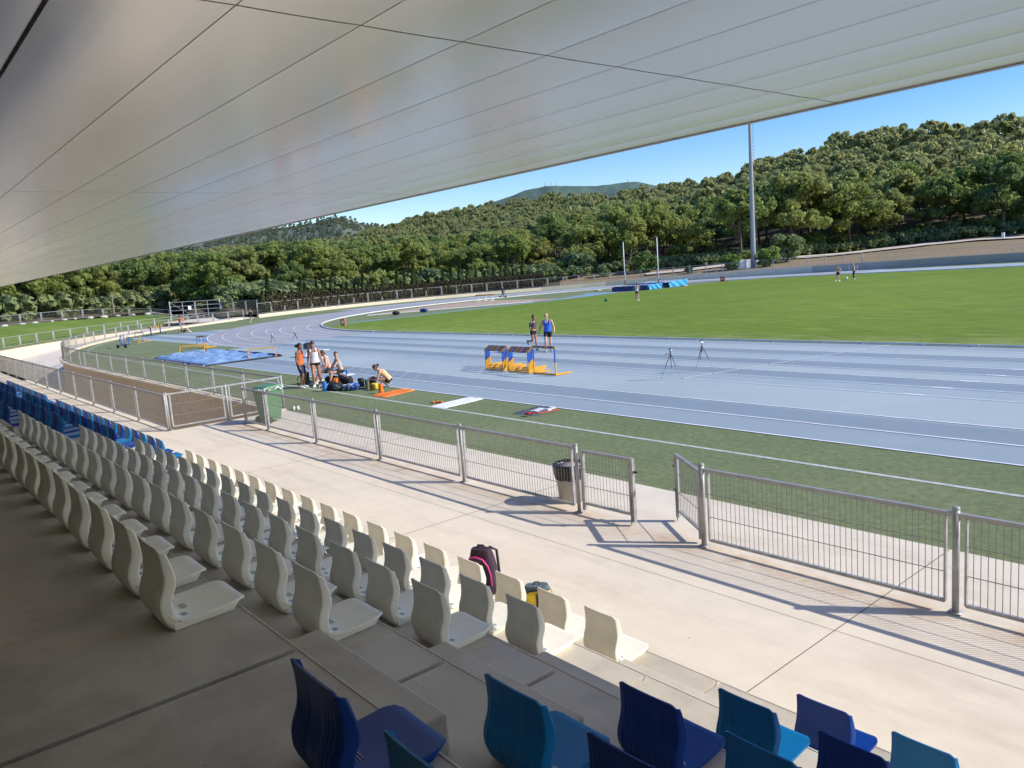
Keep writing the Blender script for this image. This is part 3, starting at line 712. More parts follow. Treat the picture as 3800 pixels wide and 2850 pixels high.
def put_chair(kind, x, k, label, group, plugs=True):
    t = thing('stadium_seat', label, 'seat', (x + random.uniform(-.008, .008), ye(k) + random.uniform(-.006, .004), zt(k) + .003), R(random.uniform(-1.1, 1.1)), group)
    back, seat, plug = CM[kind]
    link('backrest', back, t); link('seat_pan', seat, t)
    if plugs:
        for p in plug: link('seat_plug', p, t)
    return t
def inframe(x, y, z, m=.04):
    v = Vector((x, y, z - EYE)); d = v.dot(fw)
    if d < .1: return False
    px = .5 + .75900 * v.dot(rt) / d; py = .5 - .75900 * 4 / 3 * v.dot(up) / d
    return -m < px < 1 + m and -m < py < 1 + m
CN = {'seatN': 'royal blue', 'seatC': 'azure', 'seatW': 'cream'}
for k in range(1, 6):
    for i in range(18):
        x = -4.14 - .588 * i
        if inframe(x, ye(k) - .2, zt(k) + .2):
            put_chair('seatW', x, k, 'cream plastic seat, %s from the aisle steps in the %s row' % (ORD[i], ROWN[k - 1]), 'cream stadium seats in the middle block')
        x = -15.94 - .583 * i; kd = 'seatC' if (i + k) % 2 else 'seatN'
        if inframe(x, ye(k) - .2, zt(k) + .2):
            put_chair(kd, x, k, '%s seat, %s beyond the cream seats in the %s row' % (CN[kd], ORD[i], ROWN[k - 1]), 'blue stadium seats past the cream block', i < 6)
        x = -27.72 - .583 * i; kd = 'seatC' if (i + k) % 2 else 'seatN'
        if i < 14 and inframe(x, ye(k) - .2, zt(k) + .2, .0):
            put_chair(kd, x, k, '%s seat, %s in the %s row of the farthest blue block' % (CN[kd], ORD[i], ROWN[k - 1]), 'blue stadium seats in the farthest block', False)
    for i in range(3):
        x = -2.29 + .6 * i; kd = ('seatN' if (i + k) % 2 else 'seatC')
        if inframe(x, ye(k) - .2, zt(k) + .25, .12):
            put_chair(kd, x, k, '%s seat, %s from the aisle in the %s row at bottom right' % (CN[kd], ORD[i], ROWN[k - 1]), 'blue stadium seats nearest the camera').scale = (1, 1, .92)
# ------------------------------------------------------------------ terrain
def interp(tab, x):
    if x <= tab[0][0]: return tab[0][1]
    for (a, p), (b_, q) in zip(tab, tab[1:]):
        if x <= b_: return p + (q - p) * (x - a) / (b_ - a)
    return tab[-1][1]
SKY = [(-40, 4.5), (6, 5.6), (14, 6.45), (16.9, 6.6), (18.5, 6.75), (20, 7.0), (22.7, 7.2), (24.4, 7.25), (27.2, 7.0), (28.9, 6.78), (30.2, 6.49), (32.1, 6.15), (34, 5.5), (35.2, 5.25), (36.5, 5.35), (39, 5.1), (41, 5.1), (42.6, 4.85), (45.4, 5.12),
       (47.2, 5.05), (49.3, 5.1), (52.8, 4.8), (55.2, 4.64), (57.2, 4.22), (59.2, 3.83), (60, 3.6), (61, 3.33), (63.4, 3.06), (66, 3.15), (69, 3.1), (72, 2.8), (77, 1.75), (80, 1.55), (82, 1.2), (90, 1.0), (120, .8)]
BASE = [(-40, -.1), (16.6, -.10), (22, -.22), (25, -.44), (27, -.52), (30, -.54), (33, -.72), (43, -.76), (50, -1.0), (60, -1.1), (68, -1.0), (72, -.75), (80, -.75), (120, -.7)]
RIDGE = [(-40, 380), (28, 380), (36, 480), (50, 520), (60, 470), (72, 420), (80, 330), (120, 330)]
TH = [(-40, 9.5), (30, 9.5), (45, 9), (120, 8.5)]
THG = [(-40, 12.6), (30, 12.6), (36, 11.5), (47, 9.5), (120, 8.5)]
def ray_hit_poly(az):
    d = Vector((-math.sin(R(az)), math.cos(R(az)))); best = None
    for (x0, y0), (x1, y1), z0, z1 in zip(W1, W1[1:], W1Z, W1Z[1:]):
        e = Vector((x1 - x0, y1 - y0)); det = d.x * (-e.y) + e.x * d.y
        if abs(det) < 1e-9: continue
        t = (x0 * (-e.y) + e.x * y0) / det; s = (d.x * y0 - d.y * x0) / det
        if -.001 <= s <= 1.001 and t > 0 and (best is None or t > best[0]): best = (t, z0 + s * (z1 - z0))
    return best
def start(az):
    """distance and height where the terrain begins behind the stadium, by bearing"""
    if az < -24: return 120 / math.cos(R(az)), 1.2
    if az < 67.6:
        h = ray_hit_poly(az)
        if h: return h[0] + .25, h[1] - .03
        return 120 / max(.2, math.cos(R(az))), 1.2
    d = (-math.sin(R(az)), math.cos(R(az))); rr = 77.1 if az > 72.5 else (66.6 if az > 70.6 else 60)
    bb = d[0] * CX + d[1] * CY; cc = CX * CX + CY * CY - rr * rr; D = max(0, bb * bb - cc)
    return bb + math.sqrt(D), (1.72 if az > 72.5 else .55)
def rf_of(az):
    rs, zs = start(az); return rs + interp([(-40, 45), (18, 44), (26, 36), (33, 16), (40, 12), (46, 9), (70, 9), (120, 7)], az)
def height(az, r):
    rs, zs = start(az); rf = rf_of(az); zf = EYE + rf * math.tan(R(interp(BASE, az))); zf = max(zf, zs + .05) if az > 45 else zf
    r1 = interp(RIDGE, az); z1 = EYE + r1 * math.tan(R(interp(SKY, az))) - interp(THG, az)
    if r <= rf: return zs + (zf - zs) * max(0, (r - rs) / (rf - rs))
    if r <= r1: s = (r - rf) / (r1 - rf); return zf + (z1 - zf) * s * (.62 + .38 * s)
    return z1 - (r - r1) * .12
def tp(az, r, dz=0.): return (-r * math.sin(R(az)), r * math.cos(R(az)), height(az, r) + dz)
def terrain():
    azs = [-40 + 2 * k for k in range(25)] + [9 + .6 * k for k in range(1, 130)] + [88 + 2 * k for k in range(1, 10)]
    fr = [0, .25, .5, .75, 1.0]; gr = [.06, .13, .22, .32, .43, .55, .68, .82, .92, 1.0, 1.2, 1.8]
    vs = []; fs = []; mi = []
    for a in azs:
        rs, zs = start(a); rf = rf_of(a); r1 = interp(RIDGE, a)
        for f in fr: r = rs + (rf - rs) * f; vs.append(tp(a, r, .08 * noise.noise((a * .8, r * .11, 0)) * (f > 0)))
        for g in gr: r = rf + (r1 - rf) * g; vs.append(tp(a, r, .5 * noise.noise((a * .3, r * .03, 0))))
    m = len(fr) + len(gr)
    for j in range(len(azs) - 1):
        for k in range(m - 1): fs.append((j * m + k, j * m + k + 1, (j + 1) * m + k + 1, (j + 1) * m + k)); mi.append(0 if k < 4 and azs[j] < 46 else 1)
    b = MB(); b.v = vs; b.f = fs; b.m = mi; struct(b.build('terrain', ['dirt', 'scrub'], None, True))
terrain()
# one ground sheet far out to the horizon, lower than everything else
b = MB(); b.lathe([(9000, -30), (700, -6), (330, -4)], 64); g_ = b.build('ground', 'scrub'); struct(g_)
b = MB(); b.quad((-66, -60, -.6), (70, -60, -.6), (70, 4.1, -.6), (-66, 4.1, -.6)); struct(b.build('ground_behind_stand', 'plaza'))
# gravel path across the bank
PATH = [(15, -.42, -.32), (16.6, -.40, -.31), (18.9, -.34, -.25), (20.8, -.40, -.31), (22.7, -.48, -.34), (25.2, -.58, -.43), (29, -.71, -.55), (31.2, -.72, -.56), (33.4, -.86, -.68), (34.9, -.92, -.76), (37.4, -1.05, -.90), (40, -1.12, -1.0)]
def r_at(az, el):
    lo, hi = start(az)[0] + .3, rf_of(az) + 60
    for _ in range(50):
        mid = (lo + hi) / 2
        if math.degrees(math.atan2(height(az, mid) - EYE, mid)) < el: lo = mid
        else: hi = mid
    return lo
def path():
    ins = []; out = []; 
    for a, e0, e1 in PATH:
        ins.append(r_at(a, e0)); out.append(r_at(a, e1))
    b = MB(); vs = []; N = 60
    for k in range(N + 1):
        a = PATH[0][0] + (PATH[-1][0] - PATH[0][0]) * k / N
        r_i = interp([(p[0], r) for p, r in zip(PATH, ins)], a); r_o = max(r_i + 1.2, interp([(p[0], r) for p, r in zip(PATH, out)], a))
        for f in (0, .5, 1): vs.append(tp(a, r_i + (r_o - r_i) * f, .22))
    b.add(vs, [(3 * k + j, 3 * k + j + 1, 3 * k + j + 4, 3 * k + j + 3) for k in range(N) for j in (0, 1)]); struct(b.build('gravel_path', 'path', None, True))
path()
def far_hills():
    def hill(name, prof, r, m, depth):
        b = MB(); vs = []; K = 8; a0, a1 = prof[0][0], prof[-1][0]; N = 160
        for k in range(N + 1):
            a = a0 + (a1 - a0) * k / N; e = interp(prof, a) + .05 * noise.noise((a * 1.7, 1, 0)) + .02 * noise.noise((a * 6, 5, 0))
            for j in range(K + 1):
                rr = r - depth * (1 - j / K); zt_ = EYE + r * math.tan(R(e)); z = -5 + (zt_ + 5) * (j / K) ** .9 + (r * .006) * noise.noise((a * .9, j * .8, 2)) * (0 < j < K)
                vs.append((-rr * math.sin(R(a)), rr * math.cos(R(a)), z))
        b.add(vs, [(k * (K + 1) + j, k * (K + 1) + j + 1, (k + 1) * (K + 1) + j + 1, (k + 1) * (K + 1) + j) for k in range(N) for j in range(K)])
        struct(b.build(name, m, None, True)); return vs, N, K
    hill('far_mountain', [(22, 2.5), (30, 3.6), (36, 4.6), (38.7, 5.05), (39.3, 5.22), (40.3, 5.53), (41.4, 5.55), (42.6, 5.48), (43.9, 5.52), (45.5, 5.68), (46.7, 5.76), (48.2, 5.6), (49.2, 5.28), (52, 4.6), (58, 3.0)], 3200, 'mount', 1200)
    return hill('wooded_hill', [(52, 1.0), (57, 3.1), (59.2, 3.86), (60, 4.02), (60.9, 4.35), (61.4, 4.6), (62.3, 4.52), (63.7, 4.2), (66, 4.0), (70, 4.3), (76, 4.6), (84, 3.4), (100, 2.2)], 1050, 'midhill', 420)
hv, hN, hK = far_hills()

# ------------------------------------------------------------------ trees
def leaf_quads(P, Nrm, size, jit, rng, elong=1.):
    n = len(P); nn = Nrm + rng.normal(0, jit, (n, 3)); nn /= np.linalg.norm(nn, axis=1)[:, None] + 1e-9
    a = np.cross(nn, rng.normal(0, 1, (n, 3))); a /= np.linalg.norm(a, axis=1)[:, None] + 1e-9; c = np.cross(nn, a)
    s = size * rng.uniform(.6, 1.35, (n, 1)); a = a * s * .5 * elong; c = c * s * .5
    return np.stack([P - a - c, P + a - c * .7, P + a * .8 + c, P - a * .9 + c * .8], 1)
def quads_mesh(name, Q, mats, smooth=False):
    n = len(Q); me = bpy.data.meshes.new(name); me.vertices.add(n * 4); me.vertices.foreach_set('co', Q.reshape(-1).astype(np.float32))
    me.loops.add(n * 4); me.loops.foreach_set('vertex_index', np.arange(n * 4, dtype=np.int32)); me.polygons.add(n)
    me.polygons.foreach_set('loop_start', np.arange(0, n * 4, 4, dtype=np.int32)); me.polygons.foreach_set('loop_total', np.full(n, 4, np.int32))
    me.materials.append(M[mats]); me.update(calc_edges=True); return me
def sph(n, rng, up=0.):
    d = rng.normal(0, 1, (n, 3)); d[:, 2] += up; return d / np.linalg.norm(d, axis=1)[:, None]
def crown(h, w, lobes, per, size, rng, flat=.62, base=.30, top=1., jit=.45, rls=(.12, .22)):
    Q = []
    for i in range(lobes):
        f = rng.uniform(0, 1) ** .8; zc = base + (top - .07 - base) * f
        rad = w / 2 * (math.sin(min(1, .24 + .9 * f) * PI * .56) if f < .75 else math.sqrt(max(.02, 1 - ((f - .62) / .42) ** 2)))
        t = rng.uniform(0, 2 * PI); q = rad * math.sqrt(rng.uniform(.25, 1.)) * .82
        c = np.array([q * math.cos(t), q * math.sin(t), zc * h]); rl = w * rng.uniform(*rls)
        d = sph(per, rng, .35); d[:, 2] *= flat; rr = rl * rng.uniform(.55, 1.08, (per, 1))
        nn = d / np.linalg.norm(d, axis=1)[:, None]; P = c + d * rr
        Q.append(leaf_quads(P, nn, size, jit, rng))
    return np.concatenate(Q)
def trunk_mesh(h, w, rng, lean=.05, limbs=6, r0=.19):
    b = MB(); p = [(0, 0, -.6)]; x = y = 0
    for k in range(1, 6): x += rng.normal(0, lean * h / 5); y += rng.normal(0, lean * h / 5); p.append((x, y, h * .82 * k / 5))
    b.tube(p, [r0 * (1.25, 1, .8, .62, .42, .2)[k] for k in range(6)], 7)
    for k in range(limbs):
        f = rng.uniform(.3, .75); i = int(f * 5); q = Vector(p[i]).lerp(Vector(p[min(5, i + 1)]), f * 5 - i); t = rng.uniform(0, 2 * PI); l = w * rng.uniform(.28, .45)
        e = q + Vector((l * math.cos(t), l * math.sin(t), l * rng.uniform(.35, .8))); mid = q.lerp(e, .5) + Vector((0, 0, -.06 * l))
        b.tube([q, mid, e], [r0 * .42, r0 * .28, r0 * .12], 5)
    return b.mesh('trunk', 'bark', True)
rg = np.random.default_rng(11)
PV = []
for v_ in range(9):
    h = 10.; w = rg.uniform(7.4, 9.8) if v_ < 6 else rg.uniform(5.5, 7.0)
    Q = []
    nb = 7 if v_ < 6 else 5                                     # a few boughs, each a flattish cloud of small tufts
    for k in range(nb + 1):
        t = 2 * PI * k / nb + rg.uniform(-.4, .4); q = w * (.30 if k < nb else .0) * rg.uniform(.75, 1.15); zc = h * ((rg.uniform(.34, .74)) if k < nb else .80); bw = w * rg.uniform(.42, .60) * (1 if k < nb else 1.1)
        for j in range(9):
            a = rg.uniform(0, 2 * PI); rr = bw / 2 * math.sqrt(rg.uniform(.05, 1)); c = np.array([q * math.cos(t) + rr * math.cos(a), q * math.sin(t) + rr * math.sin(a), zc + h * .11 * (1 - (2 * rr / bw) ** 2) + rg.uniform(-.5, .4)])
            rl = rg.uniform(.55, 1.15); d = sph(85, rg, .4); nn = d.copy(); d[:, 2] *= .72; Q.append(leaf_quads(c + d * rl * rg.uniform(.5, 1.08, (85, 1)), nn, .34, .5, rg))
    Q = np.concatenate(Q)
    PV.append((quads_mesh('crown', Q, 'pine'), trunk_mesh(h, w, rg)))
CV = []
for v_ in range(4):
    n = 1500; z = rg.uniform(.03, 1, n); w = .5 * (np.sin(np.clip(z * 1.05 + .12, 0, 1) * PI) ** .6) * (1 - .45 * z); t = rg.uniform(0, 2 * PI, n)
    wob = 1 + .25 * np.sin(t * 3 + z * 9 + v_); rr = w * wob * rg.uniform(.6, 1.05, n) * .72
    P = np.stack([rr * np.cos(t), rr * np.sin(t), z * 6], 1); nn = np.stack([np.cos(t), np.sin(t), .35 + 0 * t], 1); nn /= np.linalg.norm(nn, axis=1)[:, None]
    CV.append((quads_mesh('crown', leaf_quads(P, nn, .24, .35, rg, 1.4), 'cypress'), trunk_mesh(3.2, .2, rg, .01, 0, .09)))
BV = {}
for mname in ('olive', 'bushg', 'pine'):
    BV[mname] = [(quads_mesh('crown', crown(1., 1.15, 16, 130, .085, rg, .85, .12, 1.0, .5), mname), trunk_mesh(.6, .7, rg, .06, 4, .035)) for _ in range(3)]
def plant(var, name, label, cat, loc, s, rz, group=None, sxy=None):
    t = thing(name, label, cat, loc, rz, group)
    t.scale = (sxy or s, sxy or s, s)
    link('crown', var[0], t); link('trunk', var[1], t); return t
# cypress row behind the bend fence (bearing, elevation of the tip)
CYP = [(67.43, -.1), (67.0, 1.06), (66.28, .09), (65.43, -.26), (64.79, .44), (64.5, .25), (63.69, .36), (63.25, .33), (62.67, .56), (61.97, -.05), (61.6, .11), (61.08, -.12), (60.42, .68), (60.1, -.19), (59.7, -.31), (59.09, .21), (58.33, -.23), (58.0, .71),
       (57.47, .37), (56.79, 1.09), (56.21, -.2), (55.73, -.14), (55.1, -.09), (54.66, .55), (54.08, .61), (53.45, .94), (52.86, .71), (52.27, .17), (51.64, .12), (51.0, .38), (50.46, .39), (50.01, 1.14), (49.57, .15), (48.81, 1.1)]
for i, (az, el) in enumerate(CYP):
    r = start(az)[0] + 1.6 + .8 * (i % 3); x, y, z = tp(az, r); hgt = EYE + r * math.tan(R(el)) - z
    plant(CV[i % 4], 'cypress_tree', '%s slender cypress, %s from the right behind the bend fence' % ('tall' if el > .5 else 'short', ORD[len(CYP) - 1 - i]), 'cypress', (x, y, z - .1), hgt / 6, rg.uniform(0, 6), 'cypresses behind the bend fence', max(1.0, hgt / 6 * 1.45))
# filler shrubs low behind the fence between the cypresses
k_ = 0
SHR = [(34.1, 3.5, 'bushg', 2.6, 'round clipped green bush left of the floodlight mast'), (31.5, 6, 'bushg', 3.3, 'broad light green bush just right of the floodlight mast'), (30.4, 14, 'olive', 4.6, 'grey-green bush standing behind the bright bush right of the mast'),
       (33.0, 9, 'pine', 2.6, 'dark low bush behind the white cabinets'), (36.9, 2.2, 'olive', 1.3, 'small silvery bush by the path left of the cabinets'), (44.9, 9, 'olive', 4.3, 'large grey-green bush left of the two tall white posts'), (40.0, 9, 'bushg', 3.7, 'bright green bush between the two white posts'),
       (43.0, 6.5, 'olive', 2.2, 'silvery shrub near the foot of the left white post'), (28.6, 18, 'bushg', 3.6, 'pointed green bush right of the grey one beyond the path'), (27.0, 20, 'pine', 3.0, 'dark bush in the shade at the path edge'), (24.5, 22, 'olive', 2.6, 'pale shrub under the pines above the path bend'),
       (22.5, 26, 'bushg', 2.4, 'low green shrub under the leaning pine trunk'), (20.4, 28, 'olive', 2.8, 'spreading grey shrub below the big umbrella pine'), (18.6, 30, 'pine', 3.8, 'dark shrub beside the white marker post'), (17.2, 34, 'pine', 4.6, 'dark thicket at the right edge above the path'),
       (62.4, 7, 'olive', 3.6, 'yellowish shrub behind the left of the bend fence'), (59.8, 7, 'bushg', 4.4, 'light green tree behind the middle of the bend fence'), (58.9, 8, 'bushg', 4.0, 'bright shrub beside the cypresses behind the bend fence'), (55.4, 8, 'olive', 3.8, 'olive shrub behind the right of the bend fence'),
       (69.3, 8, 'olive', 3.3, 'grey olive tree behind the large gate'), (71.3, 11, 'bushg', 5.0, 'leafy green tree left of the large gate'), (73.5, 10, 'olive', 3.4, 'olive bush beyond the end of the bank'), (47.6, 7, 'olive', 3.0, 'dry shrub at the right end of the cypress row'), (46.4, 8, 'pine', 3.2, 'dark shrub right of the cypress row')]
for az, dr, kind, hgt, lab in SHR:
    r = start(az)[0] + dr + (20 if az < 29 else 0); x, y, z = tp(az, r); plant(BV[kind][k_ % 3], 'shrub', lab, 'shrub', (x, y, z - .1), hgt, rg.uniform(0, 6), None, hgt * 1.15); k_ += 1
# pines: the nearest stand as individual trees
def zone(az):
    if az < 24: return 'on the slope at the right edge above the gravel path', 'pines at the right above the path'
    if az < 32: return 'on the slope right of the floodlight mast', 'pines right of the mast'
    if az < 41: return 'behind the floodlight mast and the white posts', 'pines behind the mast'
    if az < 50: return 'on the slope left of the white posts', 'pines left of the white posts'
    if az < 61: return 'rising behind the cypress row', 'pines behind the cypresses'
    if az < 71: return 'behind the left end of the bend fence', 'pines behind the left of the bend'
    return 'beyond the fence on top of the grassy bank', 'pines beyond the bank'
def poisson(n_try, fr, fa, dmin, seed, a0=11., a1=84.):
    rng = np.random.default_rng(seed); pts = []; cell = {}
    for _ in range(n_try):
        az = rng.uniform(a0, a1); rs = rf_of(az); r1 = interp(RIDGE, az); r = fr(rng, rs, r1)
        if r is None: continue
        x, y = -r * math.sin(R(az)), r * math.cos(R(az)); d = dmin(az) * (1 + .0006 * (r - 150)); key = (int(x // 12), int(y // 12)); ok = True
        for i in (-1, 0, 1):
            for j in (-1, 0, 1):
                for q in cell.get((key[0] + i, key[1] + j), ()):
                    if (q[0] - x) ** 2 + (q[1] - y) ** 2 < d * d: ok = False; break
        if ok: cell.setdefault(key, []).append((x, y)); pts.append((az, r))
    return pts
allp = poisson(60000, lambda rng, rs, r1: math.sqrt(rng.uniform((rs + 3) ** 2, (r1 + 6) ** 2)), None, lambda az: 7.4 if az < 36 else (6.4 if az < 47 else 5.2), 3)
allp.sort(key=lambda p: p[1] - rf_of(p[0]) * .55 - (0 if p[0] < 46 else 8))
near = allp[:262]; far = allp[262:]
for i, (az, r) in enumerate(near):
    x, y, z = tp(az, r); zn, gp = zone(az); first = r - rf_of(az) < 12
    hgt = rg.uniform(8.6, 12.6) * (.84 if az > 47 else (1.32 if az < 36 else 1.16)) * (.8 if rg.uniform() < .2 else 1)
    look = 'broad-crowned green pine' if i % 9 < 6 else 'narrow green pine'
    plant(PV[i % 9], 'pine_tree', '%s %s' % (look, zn), 'pine', (x, y, z - .3), hgt / 10, rg.uniform(0, 6.28), gp)
# the wood behind them as one mass
def far_wood():
    LO = []
    for v_ in range(7):
        w = rg.uniform(6.0, 8.4); LO.append(crown(9., w, 34, 22, .66, rg, .72, .20, 1., .45, (.08, .16)))
    LL = []
    for v_ in range(4): LL.append(crown(9., rg.uniform(6.0, 8.0), 22, 14, .95, rg, .72, .22, 1., .45, (.09, .18)))
    out = []
    for i, (az, r) in enumerate(far):
        x, y, z = tp(az, r); base = LO[i % 7] if r < 300 else LL[i % 4]; s = rg.uniform(.70, 1.2) * (interp(TH, az) / 9.) * (1.42 if az < 36 else (1.2 if az < 47 else 1.0)); t = rg.uniform(0, 6.28); c, sn = math.cos(t), math.sin(t)
        q = base * s; q2 = np.empty_like(q); q2[..., 0] = q[..., 0] * c - q[..., 1] * sn + x; q2[..., 1] = q[..., 0] * sn + q[..., 1] * c + y; q2[..., 2] = q[..., 2] + z - .4; out.append(q2)
    me = quads_mesh('pine_wood', np.concatenate(out), 'farpine'); o = link('pine_wood', me); tag(o, 'dense mass of pine trees covering the hillside up to the skyline', 'forest'); o['kind'] = 'stuff'
    # scrub trees dotted over the hill behind
    mini = crown(5., 5.6, 5, 6, 2.0, rg, .7, .1, 1., .3); out = []
    for _ in range(1500):
        a = rg.uniform(56, 82); k = int((a - 52) / 48 * hN); j = int(rg.uniform(.25, 1) ** .7 * hK); j = min(j, hK); p = hv[k * (hK + 1) + j]; q = hv[min(k * (hK + 1) + j + 1, len(hv) - 1)] if j < hK else p
        f = rg.uniform(); pos = np.array(p) * (1 - f) + np.array(q) * f; rr = math.hypot(pos[0], pos[1]); pos[0] = -rr * math.sin(R(a)); pos[1] = rr * math.cos(R(a))
        out.append(mini * rg.uniform(.5, 1.1) + pos)
    o = link('hill_trees', quads_mesh('hill_trees', np.concatenate(out), 'hillpine')); tag(o, 'scattered scrubby pines dotting the pale hill under the roof edge', 'forest'); o['kind'] = 'stuff'
far_wood()
# undergrowth at the foot of the trees
def undergrowth():
    mini = crown(1., 1.5, 7, 26, .22, rg, .8, .1, 1., .5); out = []
    for _ in range(1250):
        az = rg.uniform(13, 84); r = rf_of(az) + abs(rg.normal(0, 12)) + (1.5 if az < 46 else -3.); x, y, z = tp(az, r); s = rg.uniform(.6, 2.2) * (1 if az < 46 else 1.5)
        if az > 68 and rg.uniform() < .6: continue
        out.append(mini * s + np.array([x, y, z - .15]))
    o = link('undergrowth', quads_mesh('undergrowth', np.concatenate(out), 'olive')); tag(o, 'low grey-green scrub growing along the foot of the pine wood', 'undergrowth'); o['kind'] = 'stuff'
undergrowth()
def bank_rocks():
    for k in range(26):
        a = 250 - 1.75 * k + rg.uniform(-.4, .4); x, y = pol(76.6 + rg.uniform(-.4, .3), a); b = MB(); s = rg.uniform(.25, .6)
        b.ell((0, 0, .02), (s, s * rg.uniform(.6, 1), s * .42), 9, 6); b.v = [tuple(Vector(v) * (1 + .22 * noise.noise(Vector(v) * 4 + Vector((k, 0, 0))))) for v in b.v]
        o = b.build('boulder', 'rock', None, False, (x, y, 1.74 - .35 * max(0, k - 20) / 6), rg.uniform(0, 6)); tag(o, '%s pale boulder from the left along the top of the grassy bank' % ORD[k], 'boulder', 'boulders along the bank top')
bank_rocks()

def dry_hedge():
    mini = crown(1., 1.2, 6, 40, .16, rg, .9, .05, .95, .7); out = []
    for k in range(560):
        az = rg.uniform(47.2, 67.2); r = start(az)[0] + rg.uniform(.5, 1.6); x, y, z = tp(az, r); s = rg.uniform(1.6, 2.3); out.append(mini * np.array([s * .55, s * .55, s]) + np.array([x, y, z - .15]))
    o = link('dry_hedge', quads_mesh('dry_hedge', np.concatenate(out), 'dryhedge')); tag(o, 'brown dry hedge growing along the back of the bend fence', 'hedge'); o['kind'] = 'stuff'
dry_hedge()
# ------------------------------------------------------------------ equipment on the track
def hurdle_mb():
    """one athletics hurdle: two base arms, two uprights, printed top bar"""
    base, up1, up2, bar = MB(), MB(), MB(), MB()
    w = 1.16
    base.bar((-w / 2, 0, .03), (w / 2, 0, .03), .05, .045)
    for s in (-1, 1): base.bar((s * w / 2, -.03, .03), (s * w / 2, .72, .03), .05, .045)
    ups = []
    for s in (-1, 1):
        u = MB(); u.bar((s * w / 2, 0, .05), (s * w / 2, 0, .36), .045, .045, 1); u.bar((s * w / 2, 0, .36), (s * w / 2, 0, .72), .04, .04, 0); ups.append(u)
    n = 9
    for i in range(n):
        x0 = -.62 + 1.24 * i / n; bar.box((x0 + 1.24 / n / 2, -.005, .765), (1.24 / n, .022, .072), (0, 2, 1, 0, 2, 0, 1, 2, 0)[i])
    bar.box((-.36, -.018, .765), (.05, .006, .03), 3); bar.box((.22, -.018, .765), (.035, .006, .04), 3)
    return base, ups, bar
HB = hurdle_mb(); HM = (HB[0].mesh('base_frame', 'yellow'), [u.mesh('upright', ['blue', 'yellow', 'white_metal']) for u in HB[1]], HB[2].mesh('top_bar', ['ybar', 'blue', 'brown', 'white_metal']))
def hurdle(label, loc, rz, group, zs=1., sx=1.):
    t = thing('hurdle', label, 'hurdle', loc, rz, group); t.scale = (sx, 1, zs); link('base_frame', HM[0], t)
    for u in HM[1]: link('upright', u, t)
    link('top_bar', HM[2], t); return t
POSN = ['front', 'second', 'third', 'rear']
for i in range(4):
    hurdle('yellow and blue hurdle, %s of the left nested stack on the track' % POSN[i], (-23.73 - .33 * i, 18.93 + .34 * i, .013), R(-4 + i), 'left stack of four hurdles', 1.04)
for i in range(4):
    hurdle('yellow and blue hurdle, %s of the right nested stack on the track' % POSN[i], (-22.15 - .30 * i, 18.83 + .32 * i, .013), R(-2 + i), 'right stack of four hurdles', 1.06)
t_ = hurdle('single taller yellow hurdle with pale legs standing right of the stacks', (-20.68, 18.80, .013), R(-1), None, 1.32)
for c_ in t_.children:
    pass
def tripod(loc, label, h=.95, rz=0., spread=.34):
    t = thing('tripod', label, 'tripod', loc, rz)
    for k in range(3):
        a = rz + 2 * PI * k / 3 + .5; b = MB(); e = (spread * math.cos(a), spread * math.sin(a), .0); top = (0.03 * math.cos(a), .03 * math.sin(a), h * .78)
        mid = tuple(e[i] * .5 + top[i] * .5 for i in range(3)); b.tube([top, mid], .011, 6, 0); b.tube([mid, e], .007, 6, 1); b.build('leg', ['black', 'galv'], t)
    b = MB(); b.tube([(0, 0, h * .62), (0, 0, h * .9)], .014, 8); b.box((0, 0, h * .8), (.045, .045, .045)); b.build('centre_column', 'black', t)
    b = MB(); b.box((0, 0, h * .955), (.10, .06, .07), 1); b.box((0, 0, h * .91), (.05, .05, .02), 0); b.box((0, 0, h), (.104, .064, .012), 0); b.build('timing_unit', ['black', 'white_metal'], t)
    b = MB(); b.tube([(.02, 0, h * .86), (-.17, -.05, h * .82)], .009, 6); b.build('pan_handle', 'black', t)
    return t
tripod((-15.75, 19.79, .012), 'tripod with small timing unit in front of the slanting white line', .98, .4, .36)
tripod((-15.78, 21.5, .012), 'tripod with timing unit further back beside the slanting white line', 1.04, 1.2, .38)
tripod((-47.8, 20.2, .012), 'distant tripod with white head left of the two standing athletes', 1.0, .3, .45)
tripod((-48.3, 22.0, .012), 'distant tripod with white head standing nearest the curved lane lines', .95, .9, .45)

def bench(loc, rz, label, L=2.5, W_=.32, h=.43, mats='white_metal'):
    t = thing('bench', label, 'bench', loc, rz); b = MB()
    for k in range(3): b.box((0, -W_ / 2 + W_ * (k + .5) / 3, h - .02), (L, W_ / 3 - .008, .035))
    b.build('seat', mats, t)
    for x in (-L / 2 + .32, L / 2 - .32):
        b = MB(); b.box((x, 0, h / 2 - .02), (.06, .06, h - .06)); b.box((x, 0, .02), (.05, W_ + .1, .04)); b.box((x, 0, h - .05), (.05, W_ - .03, .03)); b.build('leg', mats, t)
    return t
bench((-27.72, 14.0, 0), R(-2), 'white bench on the turf where the woman in the grey top sits', 3.1)
bench((-38.9, 18.72, .01), R(3), 'white bench on the track carrying a black box', 2.55, .34, .43)
b = MB(); b.box((0, 0, .13), (.5, .32, .24)); b.loft([[(-.25, -.16, .25), (.25, -.16, .25), (.25, .16, .25), (-.25, .16, .25)], [(-.16, -.09, .30), (.16, -.09, .30), (.16, .09, .30), (-.16, .09, .30)]])
t = thing('case', 'black hard case standing on the far white bench', 'case', (-39.6, 18.7, .45)); b.build('body', 'black', t)
b = MB(); b.tube([(-.08, 0, .30), (-.06, 0, .34), (.06, 0, .34), (.08, 0, .30)], .012, 6); b.build('handle', 'dark', t)

